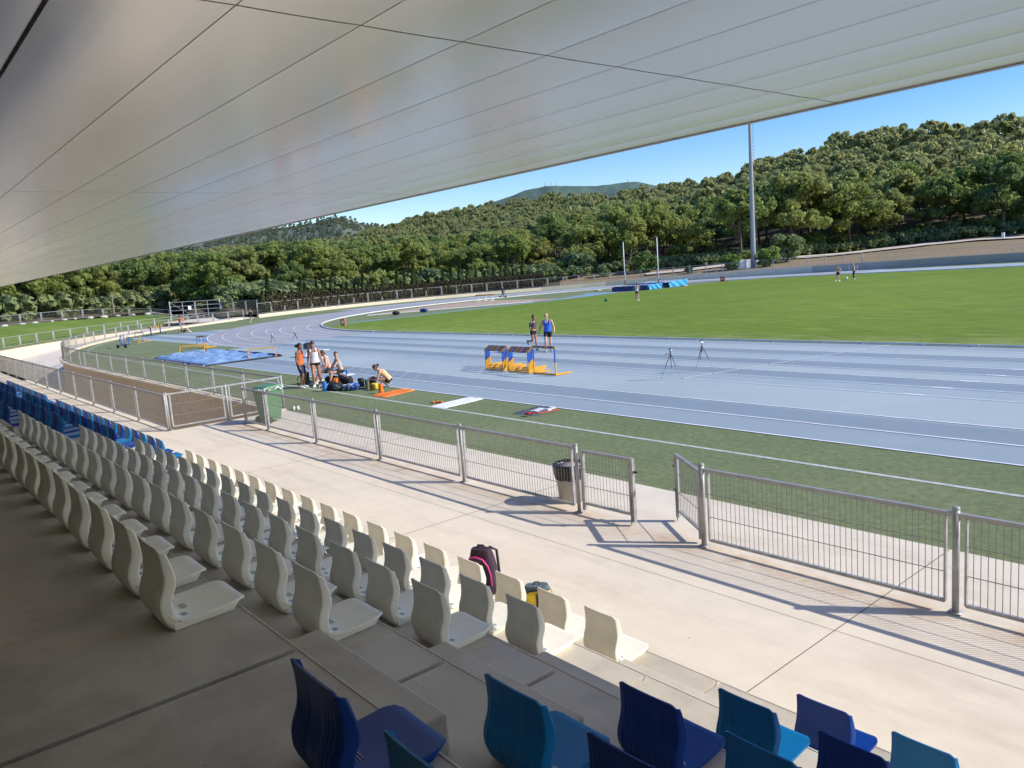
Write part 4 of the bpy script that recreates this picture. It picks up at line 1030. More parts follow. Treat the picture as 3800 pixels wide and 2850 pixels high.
def roller(loc, r, h, m, label, core='black'):
    t = thing('foam_roller', label, 'foam roller', loc); b = MB(); prof = []
    n = 14
    for i in range(n):
        z = h * i / (n - 1); prof.append((r - (.006 if i % 2 else 0), z))
    b.lathe([(r * .62, 0)] + prof + [(r * .62, h)], 22, 0); b.lathe([(r * .62, h), (r * .60, .02)], 18, 1); b.build('foam_tube', [m, core], t, False); return t
roller((-25.93, 12.72, 0), .082, .34, 'bluefoam', 'blue foam roller standing upright on the white turf line')
roller((-23.15, 13.42, 0), .082, .34, 'orangefoam', 'orange foam roller standing at the end of the orange towel')
roller((-24.6, 13.74, 0), .06, .33, 'camo', 'mottled brown foam roller standing beside the yellow bag', 'dark')
def towel(name, label, cat, corners, m, wr=.02, seed=0, z0=.012, nu=24, nv=14, rag=.04, mats2=None):
    A, B_, C_, D_ = [Vector((*c, 0)) for c in corners]; cen = (A + B_ + C_ + D_) / 4; b = MB()
    def fn(u, v):
        p = (A.lerp(B_, u)).lerp(D_.lerp(C_, u), v); e = min(u, 1 - u, v, 1 - v)
        ed = rag * noise.noise((p.x * 5, p.y * 5, seed)) * max(0, 1 - e * 8); nrm = (p - cen).normalized()
        z = z0 + wr * (noise.noise((p.x * 3.2, p.y * 2.2, seed)) * .5 + .5) + wr * .6 * max(0, noise.noise((p.x * 9, p.y * 7, seed + 4)))
        return tuple(p - cen + nrm * ed + Vector((0, 0, z if 0 < u < 1 and 0 < v < 1 else z0 * .4)))
    b.grid(fn, nu, nv)
    if mats2: b.m = [mats2(i % nu, i // nu) for i in range(nu * nv)]
    o = b.build(name, m, None, True, cen); return tag(o, label, cat)
towel('towel', 'long orange towel laid out on the turf by the orange roller', 'towel', [(-23.0, 12.98), (-22.2, 12.95), (-22.5, 14.42), (-23.3, 14.38)], 'orange', .05, 1)
towel('towel', 'white towel spread on the turf between the orange and patterned ones', 'towel', [(-19.22, 12.75), (-18.5, 12.77), (-18.7, 14.42), (-19.45, 14.40)], 'white', .02, 2)
towel('towel', 'dark patterned towel with pale patches lying near the track edge', 'towel', [(-15.95, 13.22), (-15.2, 13.30), (-15.5, 14.42), (-16.15, 14.45)], ['shirtG', 'white', 'red', 'slate'], .035, 3, .014, 26, 14, .06,
      lambda i, j: 1 if (abs(i - 15) < 6 and 4 < j < 10 and (i * 7 + j * 5) % 4) or (i > 20 and j > 8 and (i + j) % 3) else (3 if (i * 5 + j * 3) % 5 == 0 else 0))
t = thing('strap', 'red strap lying across the edge of the patterned towel', 'strap', (-15.1, 13.5, .05)); b = MB(); b.tube([(-.28, -.32, .02), (-.14, -.26, .04), (.0, -.1, .03), (.06, .2, .02), (.10, .55, .02)], .016, 6); b.build('webbing', 'red', t)
b = MB(); b.ell((-.2, -.3, .03), (.1, .07, .04), 10, 6); b.build('bundle', 'red', t)
b = MB()
for k in range(5): b.ell((.05 * k, .17 * math.sin(k * 1.1) * .4 + .06 * k, .035), (.07, .05, .035), 9, 6)
tag(b.build('crumpled_bib', 'orangefoam', None, True, (-19.6, 13.12, 0)), 'small crumpled orange cloth left of the white towel', 'cloth')
# bags
def blob(loc, d, m, seed, name, label, cat, parts=(), rz=0., lump=.16, sq=3.2):
    t = thing(name, label, cat, loc, rz); b = MB(); nu, nv = 22, 14
    def se(x, p): return math.copysign(abs(x) ** (2 / p), x)
    def fn(u, v):
        th = 2 * PI * u; ph = -PI / 2 + PI * v; c = se(math.cos(ph), sq)
        q = Vector((d[0] / 2 * c * se(math.cos(th), sq), d[1] / 2 * c * se(math.sin(th), sq), d[2] / 2 * (1 + se(math.sin(ph), sq))))
        k = 1 + lump * noise.noise(q * 6 + Vector((seed, 0, 0))) + lump * .5 * noise.noise(q * 14 + Vector((0, seed, 0)))
        return (q.x * k, q.y * k, max(0., q.z * k))
    b.grid(fn, nu, nv); b.build('body', m, t, True)
    for nm, mm, build in parts:
        p = MB(); build(p); p.build(nm, mm, t, True)
    return t
def strapf(pts, r=.016): return lambda p: p.tube(pts, r, 6)
def pocketf(c, d): return lambda p: p.ell(c, d, 12, 8)
blob((-28.75, 13.3, 0), (.34, .26, .46), 'blackcloth', 1, 'backpack', 'black backpack standing behind the man in orange', 'backpack', [('front_pocket', 'dark', pocketf((.02, -.12, .15), (.13, .05, .12))), ('handle', 'black', strapf([(-.05, .05, .45), (0, .06, .50), (.05, .05, .45)], .012)), ('shoulder_strap', 'dark', strapf([(-.16, -.05, .38), (-.26, -.16, .22), (-.2, -.22, .03), (.02, -.34, .012), (.22, -.46, .012)], .014))], .3)
blob((-27.35, 13.75, 0), (.58, .40, .31), 'blackcloth', 2, 'sports_bag', 'black bag under the bench behind the seated woman\'s shins', 'bag', [('handle', 'dark', strapf([(-.15, -.1, .26), (-.1, -.16, .34), (.12, -.15, .34), (.16, -.1, .26)]))], .2, .22)
blob((-26.72, 13.98, 0), (.7, .32, .30), 'blackcloth', 3, 'sports_bag', 'black mesh bag leaning against the right end of the bench', 'bag', [('flap', 'slate', lambda p: p.grid(lambda u, v: (-.2 + .8 * u, -.16 + .02 * u, .42 - .38 * u * u + .02 * v - .25 * v * (1 - u)), 8, 4))], R(12), .2)
blob((-26.75, 13.62, 0), (.36, .3, .26), 'orange', 4, 'cloth_bundle', 'bright orange bundled top between the bench legs', 'clothing', (), .4, .35, 2.2)
blob((-25.68, 13.0, 0), (.66, .34, .25), 'blackcloth', 5, 'duffel_bag', 'crumpled black duffel bag in front of the seated woman', 'bag', [('side_pocket', 'slate', pocketf((.16, -.14, .14), (.16, .07, .10))), ('handle', 'dark', strapf([(-.2, 0, .20), (-.12, -.06, .28), (.12, -.05, .28), (.2, 0, .21)]))], R(24), .3)
blob((-25.05, 13.35, 0), (.58, .42, .23), 'bluebag', 6, 'rucksack', 'blue rucksack with pale straps between duffel and rollers', 'backpack', [('shoulder_strap', 'greycloth', strapf([(-.22, -.15, .05), (-.12, -.24, .16), (.0, -.2, .25), (.08, -.12, .22)], .02)), ('shoulder_strap', 'greycloth', strapf([(.0, -.25, .03), (.05, -.24, .18), (.16, -.12, .26)], .02)), ('front_pocket', 'plum', pocketf((.18, -.1, .13), (.12, .08, .09)))], R(25), .26)
b = MB(); b.box((0, 0, .15), (.17, .15, .28)); b.box((0, -.005, .30), (.18, .16, .02)); t = thing('box', 'dark green box standing behind the blue rucksack', 'box', (-25.55, 14.0, 0), .3); b.build('body', 'dark', t)
b = MB(); b.box((.0, -.079, .18), (.10, .006, .08)); b.build('panel', 'binGreen', t)
t = thing('bottle_carrier', 'turquoise tub beside the dark box on the turf', 'tub', (-25.3, 14.12, 0)); b = MB(); b.lathe([(.08, 0), (.095, .20), (.10, .24)], 18); b.build('tub', 'teal', t, True)
b = MB(); b.lathe([(.105, .24), (.105, .265), (.05, .28), (.0001, .28)], 18); b.build('lid', 'teal', t, True)
blob((-24.2, 13.78, 0), (.30, .24, .24), 'yellowbag', 8, 'bag', 'yellow bag with dark stripes next to the orange roller', 'bag', [('stripe', 'dark', lambda p: [p.tube([(x, -.12, .04), (x, -.15, .13), (x, -.11, .23)], .012, 5) for x in (-.1, -.03, .04)])], R(20), .1)
blob((-24.78, 13.98, 0), (.42, .3, .30), 'blackcloth', 9, 'sports_bag', 'black bag the crouching woman is reaching into', 'bag', [('flap', 'blackcloth', lambda p: p.grid(lambda u, v: (-.05 + .20 * u, -.1 + .2 * v, .28 + .16 * u - .05 * v), 4, 4))], R(30), .3)
t = thing('spray_bottle', 'blue spray bottle with yellow cap on the bench end', 'bottle', (-26.45, 13.94, .432)); b = MB(); b.lathe([(.05, 0), (.052, .12), (.035, .16), (.02, .18)], 14); b.build('bottle', 'bluefoam', t, True)
b = MB(); b.lathe([(.022, .18), (.03, .2), (.03, .25), (.012, .26)], 12); b.box((.03, 0, .235), (.06, .024, .03)); b.build('cap', 'yellow', t, True)
def shoes(loc, rz, label, m):
    t = thing('shoe_pair', label, 'shoes', loc, rz)
    for s, dx in ((1, 0), (-1, .13)):
        b = MB(); b.ell((dx, 0, .045), (.05, .14, .05), 12, 8); b.ell((dx, -.08, .07), (.045, .05, .055), 10, 6); b.box((dx, 0, .012), (.085, .26, .022)); b.build('shoe', m, t, True)
    return t
shoes((-23.1, 10.2, 0), 1.1, 'pair of white shoes on the turf beside the enclosure corner', 'shoeW')
shoes((-27.0, 13.05, 0), .8, 'loose grey shoes on the turf near the standing woman', 'shoeG')

# sand pit cover
def tarp():
    b = MB(); x0, x1, y0, y1 = -51.0, -42.15, 13.95, 18.05
    def fn(u, v):
        x = x0 + (x1 - x0) * u + .3 * noise.noise((u * 6, v * 4, 1)) * (1 if u < .5 else .4); y = y0 + (y1 - y0) * v + .28 * noise.noise((u * 7, v * 3, 7))
        f = .07 + .16 * abs(noise.noise((x * .9, y * 1.1, 3))) + .13 * abs(noise.noise((x * 2.3, y * 2.2, 8))) + (.35 * max(0, .22 - u) / .22) * (.6 + .6 * noise.noise((x, y * 2, 0)))
        e = min(u, 1 - u, v, 1 - v); return (x + 46.6, y - 16., max(.02, f * min(1, e * 14 + .12)))
    b.grid(fn, 90, 46); t = thing('tarpaulin', 'rumpled light blue tarpaulin covering the sand pit', 'tarpaulin', (-46.6, 16, 0)); b.build('sheet', 'tarp', t, True)
    b = MB()
    for p, q in (((-51.1, 13.9), (-50.6, 18.1)), ((-50.6, 18.15), (-42.2, 18.15)), ((-51, 13.88), (-42.1, 13.85))):
        pts = [(p[0] + (q[0] - p[0]) * k / 20 + 46.6 + .08 * noise.noise((k * 1.3, p[0], 0)), p[1] + (q[1] - p[1]) * k / 20 - 16 + .1 * noise.noise((k * 1.1, p[1], 3)), .05 + .05 * abs(noise.noise((k, 2, p[0])))) for k in range(21)]
        b.tube(pts, .06, 6)
    b.build('dark_hem', 'navy', t, True)
m, nt, bb = new_mat('blue_tarp'); v = coords(nt); f = noise_n(nt, v, 1.1, 5, .65)
nt.links.new(ramp(nt, f, [(.3, (.16, .29, .50)), (.62, (.28, .42, .60)), (.78, (.38, .52, .66))]), bb.inputs['Base Color']); inp(bb, Roughness=.5); bump(nt, bb, noise_n(nt, v, 5, 4), .5, .05); M['tarp'] = m
tarp()
def aframe(loc, rz, label, L=1.55, h=.46, group=None):
    t = thing('training_hurdle', label, 'low hurdle', loc, rz, group); b = MB(); b.box((0, 0, h), (L, .07, .06)); b.build('top_bar', 'yellow', t)
    for s in (-1, 1):
        for d, mm in ((-1, 'yellow'), (1, 'blue')):
            b = MB(); b.bar((s * (L / 2 - .04), 0, h - .02), (s * (L / 2 - .02), d * .3, .02), .05, .04); b.build('leg', mm, t)
    b = MB()
    for s in (-1, 1): b.box((s * (L / 2 - .02), 0, .02), (.04, .62, .03))
    b.build('foot_rail', 'galv', t); return t
aframe((-50.1, 15.95, .06), R(62), 'low yellow A-frame hurdle at the left end of the tarpaulin', 1.5, .6)
aframe((-42.5, 17.3, .03), R(64), 'low yellow A-frame hurdle at the right end of the tarpaulin', 1.5, .52)
aframe((-73.2, 18.5, .0), R(12), 'pale yellow low frame on the turf beside the blue cart', 2.3, .5)
for i in range(2):
    t_ = hurdle('blue-legged hurdle, %s of the pair behind the tarpaulin' % ('front' if i == 0 else 'rear'), (-56.6 - .28 * i, 18.62 + .26 * i, 0), R(10), 'pair of hurdles behind the tarpaulin', 1.05, .85)
hurdle('small blue hurdle turned sideways near the blue cart', (-73.9, 19.1, 0), R(25), None, 1.05, .9)
def cart():
    t = thing('equipment_cart', 'blue wheeled cart carrying upright white poles on the turf', 'cart', (-67.5, 16.3, 0), R(20)); b = MB()
    b.tube([(-.55, 0, .25), (.55, 0, .25)], .03, 6); b.tube([(-.55, -.25, .22), (.55, -.25, .22)], .03, 6); b.tube([(-.5, 0, .25), (-.62, 0, .6), (-.45, 0, .95), (-.1, 0, 1.05)], .03, 8); b.tube([(.5, 0, .25), (.55, 0, .8)], .03, 6); b.tube([(-.6, 0, .6), (.55, 0, .6)], .025, 6)
    b.build('frame', 'blue', t)
    for x, y in ((-.5, -.3), (.5, -.3)):
        b = MB(); b.tube([(x, y - .04, .14), (x, y + .04, .14)], .14, 14); b.build('wheel', 'dark', t)
    for k, (x, h) in enumerate(((-.3, 1.0), (-.12, 1.25), (.05, 1.12), (.2, 1.3), (.35, .95))):
        b = MB(); b.tube([(x, -.1, .28), (x + .05 * (k - 2), -.02, h)], .03, 6); b.build('pole', 'white_metal' if k % 2 else 'galv', t)
cart()
b = MB(); b.ell((0, 0, .06), (.22, .09, .06), 10, 6); b.ell((.2, .05, .05), (.1, .06, .05), 8, 6); tag(b.build('rag', 'greycloth', None, True, (-68.9, 15.4, 0)), 'pale rag on the turf left of the blue cart', 'cloth')
def barrier(loc, rz, label, L=3.9, h=.85, stripe=('yellow', 'dark'), leg='navy', legs=2, n=10, group=None):
    t = thing('steeplechase_barrier', label, 'barrier', loc, rz, group); b = MB()
    for i in range(n): b.box((-L / 2 + L * (i + .5) / n, 0, h), (L / n, .127, .127), i % 2)
    b.build('beam', list(stripe), t)
    for k in range(legs):
        x = -L / 2 + .5 + (L - 1.) * k / (legs - 1); b = MB(); b.box((x, 0, h / 2 - .03), (.09, .09, h - .06)); b.box((x, 0, .03), (.08, 1.2, .05)); b.build('leg', leg, t)
    return t
barrier((-84.6, 23.5, 0), R(-30), 'yellow and black striped barrier by the far curved fence', 4.6, .82)
barrier((-83.8, 66.1, .01), R(15), 'orange-topped barrier with white legs on the far bend', 3.3, .78, ('orangefoam', 'orangefoam'), 'white_metal', 3, 4)
barrier((-53.2, 119.0 - .6, .01), R(5), 'blue barrier with dark beam against the far grey wall', 3.8, .9, ('navy', 'brown'), 'navy', 2, 8)
bench((-46.2, 119.6 - .9, .01), R(5), 'grey bench against the far wall right of the barrier', 2.3, .3, .46, 'galv')
b = MB(); t = thing('hurdle', 'white wire frame hurdle against the far wall', 'hurdle', (-57., 117.0 - 1.2, .01), R(10))
for x in (-.6, .6):
    u = MB(); u.box((x, 0, .42), (.05, .05, .8)); u.box((x, .2, .02), (.05, .6, .04)); u.build('upright', 'white_metal', t)
b.box((0, 0, .82), (1.3, .04, .06)); b.build('top_bar', 'galv', t)
def lane_box(loc, rz, m, label, d=(.42, .42, .66)):
    t = thing('marker_box', label, 'marker box', loc, rz); b = MB(); b.box((0, 0, d[2] / 2), d); o = b.build('body', m, t); bv = o.modifiers.new('bevel', 'BEVEL'); bv.width = .02
    b = MB(); b.box((.0, -d[1] / 2 - .004, d[2] * .55), (d[0] * .5, .006, d[2] * .4)); b.build('panel', 'cream', t); return t
lane_box((-63.6, 33.7, .004), .7, 'brown', 'brown marker box at the inside of the bend')
lane_box((-67.2, 97.2, .004), .4, 'brickred', 'dark red marker box at the far edge of the grass', (.62, .5, .70))
# pole vault area
def vault_mat():
    t = thing('landing_mat', 'big vault landing mat with navy side and cyan draped cover', 'landing mat', (-68, 83, 0))
    o = Vector((-68, 83, 0)); A, B_, C_, D_ = Vector((-71.25, 77.8, 0)), Vector((-66.3, 79.2, 0)), Vector((-67.0, 88.5, 0)), Vector((-72.5, 87.2, 0))
    def slab(P, m, nm, z1=.6, wav=.0):
        b = MB(); P = [p - o for p in P]; b.add([p for p in P] + [p + Vector((0, 0, z1 if i < 2 else z1 + .02)) for i, p in enumerate(P)], [(0, 1, 5, 4), (1, 2, 6, 5), (2, 3, 7, 6), (3, 0, 4, 7), (4, 5, 6, 7)]); ob = b.build(nm, m, t); bv = ob.modifiers.new('bevel', 'BEVEL'); bv.width = .05; bv.segments = 2
    slab([A, B_, B_.lerp(C_, .28), A.lerp(D_, .28)], 'navy', 'front_pad', .60)
    slab([A.lerp(D_, .285), B_.lerp(C_, .285) + Vector((-.6, 0, 0)), C_ + Vector((-.3, 0, 0)), D_], 'navy', 'main_pad', .74)
    b = MB()
    def top(u, v):
        p = A.lerp(B_, u).lerp(D_.lerp(C_, u), v) - o; return (p.x, p.y, .66 + .22 * v * v + .05 * noise.noise((u * 5, v * 9, 1)) + .05 * noise.noise((u * 13, v * 17, 4)))
    b.grid(top, 18, 26); b.build('top_cover', 'greyvinyl', t, True)
    for f0, f1, nm in ((.02, .34, 0), (.52, 1.0, 1)):
        b = MB()
        def side(u, v):
            f = f0 + (f1 - f0) * u; p = B_.lerp(C_, f) - o; fold = .09 * math.sin(u * 17 + v * 5 + nm) * (1 - .5 * v)
            return (p.x + .10 + fold, p.y, .03 + (.68 + .22 * f * f) * v + .04 * noise.noise((u * 8, v * 3, 2)))
        b.grid(side, 40, 8); b.build('drape', 'cyanvinyl', t, True)
    b = MB(); b.box((.35, .25, .06), (.35, 1.6, .12)); b.build('base_rail', 'red', t)
vault_mat()
for loc, h, lab in (((-67.4, 82.9, 0), 6.72, 'right tall white upright post standing at the landing mat'), ((-75.2, 85.0, 0), 6.62, 'left tall white upright post behind the landing mat')):
    t = thing('vault_upright', lab, 'post', loc); b = MB(); b.tube([(0, 0, .05), (0, 0, h)], [.075, .062], 12); b.build('post', 'white_metal', t, True)
    b = MB(); b.box((0, 0, .05), (.5, .3, .1)); b.tube([(0, 0, .1), (0, 0, 1.1)], .088, 12); b.build('base', 'brickred' if 'right' in lab else 'galv', t)
    b = MB(); b.box((.05, .06, 1.2), (.2, .12, .14)); b.build('bracket', 'navy', t)
for loc, lab in (((-76.8, 80.8, .01), 'pale weight block on the turf left of the landing mat'), ((-64.7, 84.6, .005), 'pale weight block on the grass right of the landing mat')):
    b = MB(); b.box((0, 0, .11), (.7, .4, .22)); b.ell((.5, .1, .1), (.16, .14, .12), 8, 6); tag(b.build('weight_block', 'cream', None, False, loc, .3), lab, 'block')
b = MB(); b.ell((0, 0, .0), (.17, .17, .17), 18, 12); tag(b.build('ball', 'ball', None, True, (-54.6, 58.7, .174)), 'green ball lying on the grass left of the woman in white', 'ball')
b = MB(); b.ell((0, 0, .0), (.16, .16, .16), 14, 9); tag(b.build('ball', 'white', None, True, (-43.2, 86.2, .165)), 'white ball between the two bare-chested men', 'ball')
for loc, lab in (((-72.2, 44.6, .02), 'dark bag on the turf at the near end of the sand'), ((-71.3, 47.6, .02), 'blue bag on the turf right of the dark one near the sand')):
    blob(loc, (.85, .5, .38), 'navy' if 'blue' in lab else 'blackcloth', loc[0], 'sports_bag', lab, 'bag', [('handle', 'dark', strapf([(-.2, 0, .3), (-.1, 0, .44), (.1, 0, .44), (.2, 0, .3)]))], .3, .25)
# bins
def wheelie():
    t = thing('wheelie_bin', 'green wheelie bin with a white bag under its lid inside the enclosure', 'bin', (-21.75, 8.86, 0), R(18)); b = MB()
    w0, d0, w1, d1, h = .42, .46, .56, .60, .96
    b.loft([[(-w0 / 2, -d0 / 2, .06), (w0 / 2, -d0 / 2, .06), (w0 / 2, d0 / 2, .06), (-w0 / 2, d0 / 2, .06)], [(-w1 / 2, -d1 / 2, h), (w1 / 2, -d1 / 2, h), (w1 / 2, d1 / 2, h), (-w1 / 2, d1 / 2, h)]])
    b.box((0, 0, h - .02), (w1 + .04, d1 + .04, .05)); b.box((0, -.262, .5), (.03, .05, .7)); o = b.build('body', 'binGreen', t); bv = o.modifiers.new('bevel', 'BEVEL'); bv.width = .02
    b = MB(); b.loft([[(-.30, -.33, h + .035), (.30, -.33, h + .035), (.30, .33, h + .035), (-.30, .33, h + .035)], [(-.27, -.26, h + .10), (.27, -.26, h + .10), (.27, .29, h + .12), (-.27, .29, h + .12)]]); b.build('lid', 'binGreen', t)
    b = MB(); b.grid(lambda u, v: (.02 + .32 * u, -.36 + .72 * v, h + .0 + .09 * noise.noise((u * 5, v * 7, 1)) + .05 + .05 * math.sin(v * 22) * u - .04 * u), 8, 24); b.build('white_bag', 'white', t, True)
    for x in (-.24, .24):
        b = MB(); b.tube([(x - .03, -.24, .1), (x + .03, -.24, .1)], .1, 16); b.build('wheel', 'dark', t)
    b = MB(); b.tube([(-.2, -.33, h - .02), (-.2, -.38, h), (.2, -.38, h), (.2, -.33, h - .02)], .014, 6); b.build('handle', 'dark', t)
wheelie()
def can():
    t = thing('trash_can', 'grey trash can lined with a black bag beside the gate', 'bin', (-9.05, 8.62, 0)); b = MB(); b.lathe([(.19, .0), (.24, .56), (.245, .60)], 28); b.build('barrel', 'greybag', t, True)
    b = MB(); n = 40; rings = []
    for r_, z, a in ((.247, .40, .03), (.262, .46, .02), (.268, .55, .012), (.275, .635, .006), (.255, .65, .004), (.23, .58, .01), (.21, .42, .02)):
        rings.append([((r_ + a * math.sin(k * 2.1) * .5 + a * noise.noise((k * .7, z * 9, 0))) * math.cos(2 * PI * k / n), (r_ + a * noise.noise((k * .9, z * 5, 4))) * math.sin(2 * PI * k / n), z + .05 * noise.noise((k * .5, 1, 0)) * (z < .45)) for k in range(n)])
    b.loft(rings, 0, False); b.build('liner', 'liner', t, True)
m, nt, bb = new_mat('glossy_bag'); inp(bb, Roughness=.18); bb.inputs['Base Color'].default_value = (.012, .012, .016, 1); bump(nt, bb, noise_n(nt, coords(nt), 14, 4), .9, .03); M['liner'] = m
can()
# bags on the front seats
def seat_bags():
    x = -4.14 - .588 * 3 + .03; y, z = ye(5) - .20, zt(5) + .055
    t = thing('backpack', 'plum backpack with pink piping propped on a front row seat', 'backpack', (x, y, z), R(28)); t.scale = (.86, .86, .9); b = MB()
    def fn(u, v):
        th = 2 * PI * u; s = v; w = .155 * (1 - .30 * max(0, (s - .55) / .45) ** 1.6) * (.85 + .15 * min(1, s * 6)); d = .105 * (1 - .35 * max(0, (s - .5) / .5) ** 1.5)
        c, sn = math.cos(th), math.sin(th); p = .55; return (w * math.copysign(abs(c) ** p, c), d * math.copysign(abs(sn) ** p, sn) - .05 * s, .515 * s + .012 * noise.noise((u * 9, v * 7, 2)))
    b.grid(fn, 28, 22); b.add([fn(k / 28, 1) for k in range(28)], [tuple(range(28))]); b.build('body', 'plum', t, True)
    p = MB(); p.tube([(-.150, -.095, .37), (-.11, -.130, .43), (-.03, -.145, .445), (.05, -.140, .42), (.10, -.128, .35), (.125, -.115, .25), (.13, -.11, .12)], .010, 8); p.build('piping', 'pink', t, True)
    p = MB(); p.ell((0, -.09, .19), (.12, .055, .15), 16, 10); p.build('front_pocket', 'plum', t, True)
    p = MB(); p.tube([(-.05, -.04, .50), (-.035, -.045, .55), (.035, -.045, .55), (.05, -.04, .50)], .010, 6); p.build('handle', 'black', t, True)
    for s in (-1, 1):
        p = MB(); p.tube([(s * .07, .03, .51), (s * .12, .11, .45), (s * .13, .12, .2), (s * .12, .08, .05)], .016, 6); p.build('shoulder_strap', 'black', t, True)
    p = MB(); p.ell((.15, -.02, .1), (.035, .06, .09), 10, 8); p.build('side_pocket', 'slate', t, True)
    x = -4.14 - .588 * 2 + .19
    t = thing('backpack', 'small slate and yellow bag on a front row seat right of the plum backpack', 'bag', (x, y + .02, z), R(48)); t.scale = (.95, .95, .86); b = MB()
    def fn2(u, v):
        th = 2 * PI * u; s = v; c, sn = math.cos(th), math.sin(th); w = .15 * (1 - .3 * max(0, (s - .6) / .4) ** 1.6); return (w * math.copysign(abs(c) ** .6, c), .08 * (1 - .3 * s) * math.copysign(abs(sn) ** .6, sn) - .03 * s, .33 * s)
    b.grid(fn2, 24, 18); b.add([fn2(k / 24, 1) for k in range(24)], [tuple(range(24))]); b.build('body', 'slate', t, True)
    p = MB(); p.grid(lambda u, v: tuple(Vector(fn2(.54 + .42 * u, .05 + .80 * v)) * 1.0 + Vector((0, -.012, 0))), 10, 8); p.build('front_panel', 'yellowbag', t, True)
    p = MB(); p.bar((.0, -.115, .05), (.0, -.115, .26), .028, .01); p.build('webbing', 'dark', t)
    p = MB(); p.tube([(-.1, -.09, .27), (-.03, -.10, .30), (.05, -.10, .295), (.1, -.09, .25)], .008, 6); p.build('zip', 'black', t, True)
    p = MB(); p.tube([(-.03, -.03, .325), (-.02, -.03, .36), (.02, -.03, .36), (.03, -.03, .325)], .007, 6); p.build('handle', 'black', t, True)
seat_bags()
# floodlight mast, cabinets, posts
def mast():
    az, r = 32.55, start(32.55)[0] + 6; x, y, z = tp(az, r); t = thing('floodlight_mast', 'tall tapering grey floodlight mast with climbing rungs', 'mast', (x, y, z - .2)); n = 12; b = MB()
    b.tube([(0, 0, 0), (0, 0, 12), (0, 0, 24), (0, 0, 34)], [.44, .35, .26, .19], 12); b.build('pole', 'galv', t)
    b = MB(); s = Vector((math.cos(R(az)), math.sin(R(az)), 0))
    for k in range(60):
        zz = 2.6 + k * .5; r_ = .44 - .0075 * zz; b.bar(s * (r_ - .02) + Vector((0, 0, zz)), s * (r_ + .22) + Vector((0, 0, zz)), .05, .05)
    b.tube([s * .68 + Vector((0, 0, 2.4)), s * .42 + Vector((0, 0, 32))], .02, 5); b.build('rungs', 'galvd', t)
    b = MB(); b.tube([(0, 0, 0), (0, 0, .35)], .75, 16); b.build('footing', 'greywall', t)
    b = MB(); b.box((0, 0, 34.3), (5, .3, 1.2), 0, R(az)); b.build('lamp_rack', 'galv', t)
    for k, (a2, lab) in enumerate(((33.28, 'left white electrical cabinet at the foot of the mast'), (32.95, 'right white electrical cabinet next to the mast'))):
        rr = start(a2)[0] + 3.6; x2, y2, z2 = tp(a2, rr); c = thing('cabinet', lab, 'cabinet', (x2, y2, z2 - .05), R(a2 + 20)); w = (1.15, .75)[k]; b = MB(); b.box((0, 0, .85), (w, .7, 1.5)); b.box((0, 0, 1.62), (w + .1, .8, .06)); b.build('body', 'white_metal', c)
        b = MB(); b.box((-.05, -.36, .85), (w * .8, .02, 1.3)); b.box((w * .3, -.375, .9), (.03, .02, .16)); b.build('door', 'sign', c)
mast()
def small_posts():
    rr = r_at(17.71, -.33) + 1; x, y, z = tp(17.71, rr); t = thing('marker_post', 'white marker post beside the path at the right edge', 'post', (x, y, z - .1)); b = MB(); b.box((0, 0, .55), (.42, .3, 1.1)); b.box((0, 0, 1.14), (.46, .34, .08)); b.build('post', 'white_metal', t)
    az, r = 62.68, 235.; x, y, z = tp(az, r); zt_ = EYE + r * math.tan(R(1.79)); h = zt_ - z; t = thing('utility_pole', 'wooden Y-topped power pole among the pines above the bend', 'power pole', (x, y, z)); d = Vector((math.cos(R(az)), math.sin(R(az)), 0)); b = MB()
    up_ = Vector((0, 0, 1)); b.tube([(0, 0, 0), up_ * (h - 1.7)], .16, 8); b.tube([up_ * (h - 1.8), up_ * h + d * .85], .10, 6); b.tube([up_ * (h - 1.8), up_ * h - d * .85], .10, 6); b.build('pole', 'wood', t); b = MB(); b.bar(up_ * h - d * 1.1, up_ * h + d * 1.1, .14, .14); b.build('crossarm', 'wood', t)
    az = 76.78; r = start(az)[0] + 4; x, y, z = tp(az, r); h = EYE + r * math.tan(R(.24)) - z; t = thing('lamp_post', 'leaning grey lamp post behind the bank top fence', 'lamp post', (x, y, z)); b = MB(); b.tube([(0, 0, -.2), (-.1, 0, h)], [.10, .07], 8); b.build('post', 'wood', t); b = MB(); b.box((-.1, 0, h), (.55, .22, .12)); b.build('lamp_head', 'galv', t)
    for k, (a, e0, e1) in enumerate(((46.81, 5.76, 6.04), (46.39, 5.74, 6.03), (46.03, 5.70, 5.93), (40.95, 5.55, 5.73))):
        r = 3190; x, y = -r * math.sin(R(a)), r * math.cos(R(a)); z0 = EYE + r * math.tan(R(e0)); z1 = EYE + r * math.tan(R(e1)); b = MB(); b.tube([(0, 0, -3), (0, 0, z1 - z0)], [1.3, .7], 6)
        b.box((0, 0, (z1 - z0) * .6), (2.2, 2.2, 1.6)); tag(b.build('radio_mast', 'galvd', None, False, (x, y, z0)), '%s on the far mountain ridge' % ('lone lattice mast at the right summit' if k == 3 else ('left', 'middle', 'right')[k] + ' of the three radio masts'), 'radio mast')
small_posts()
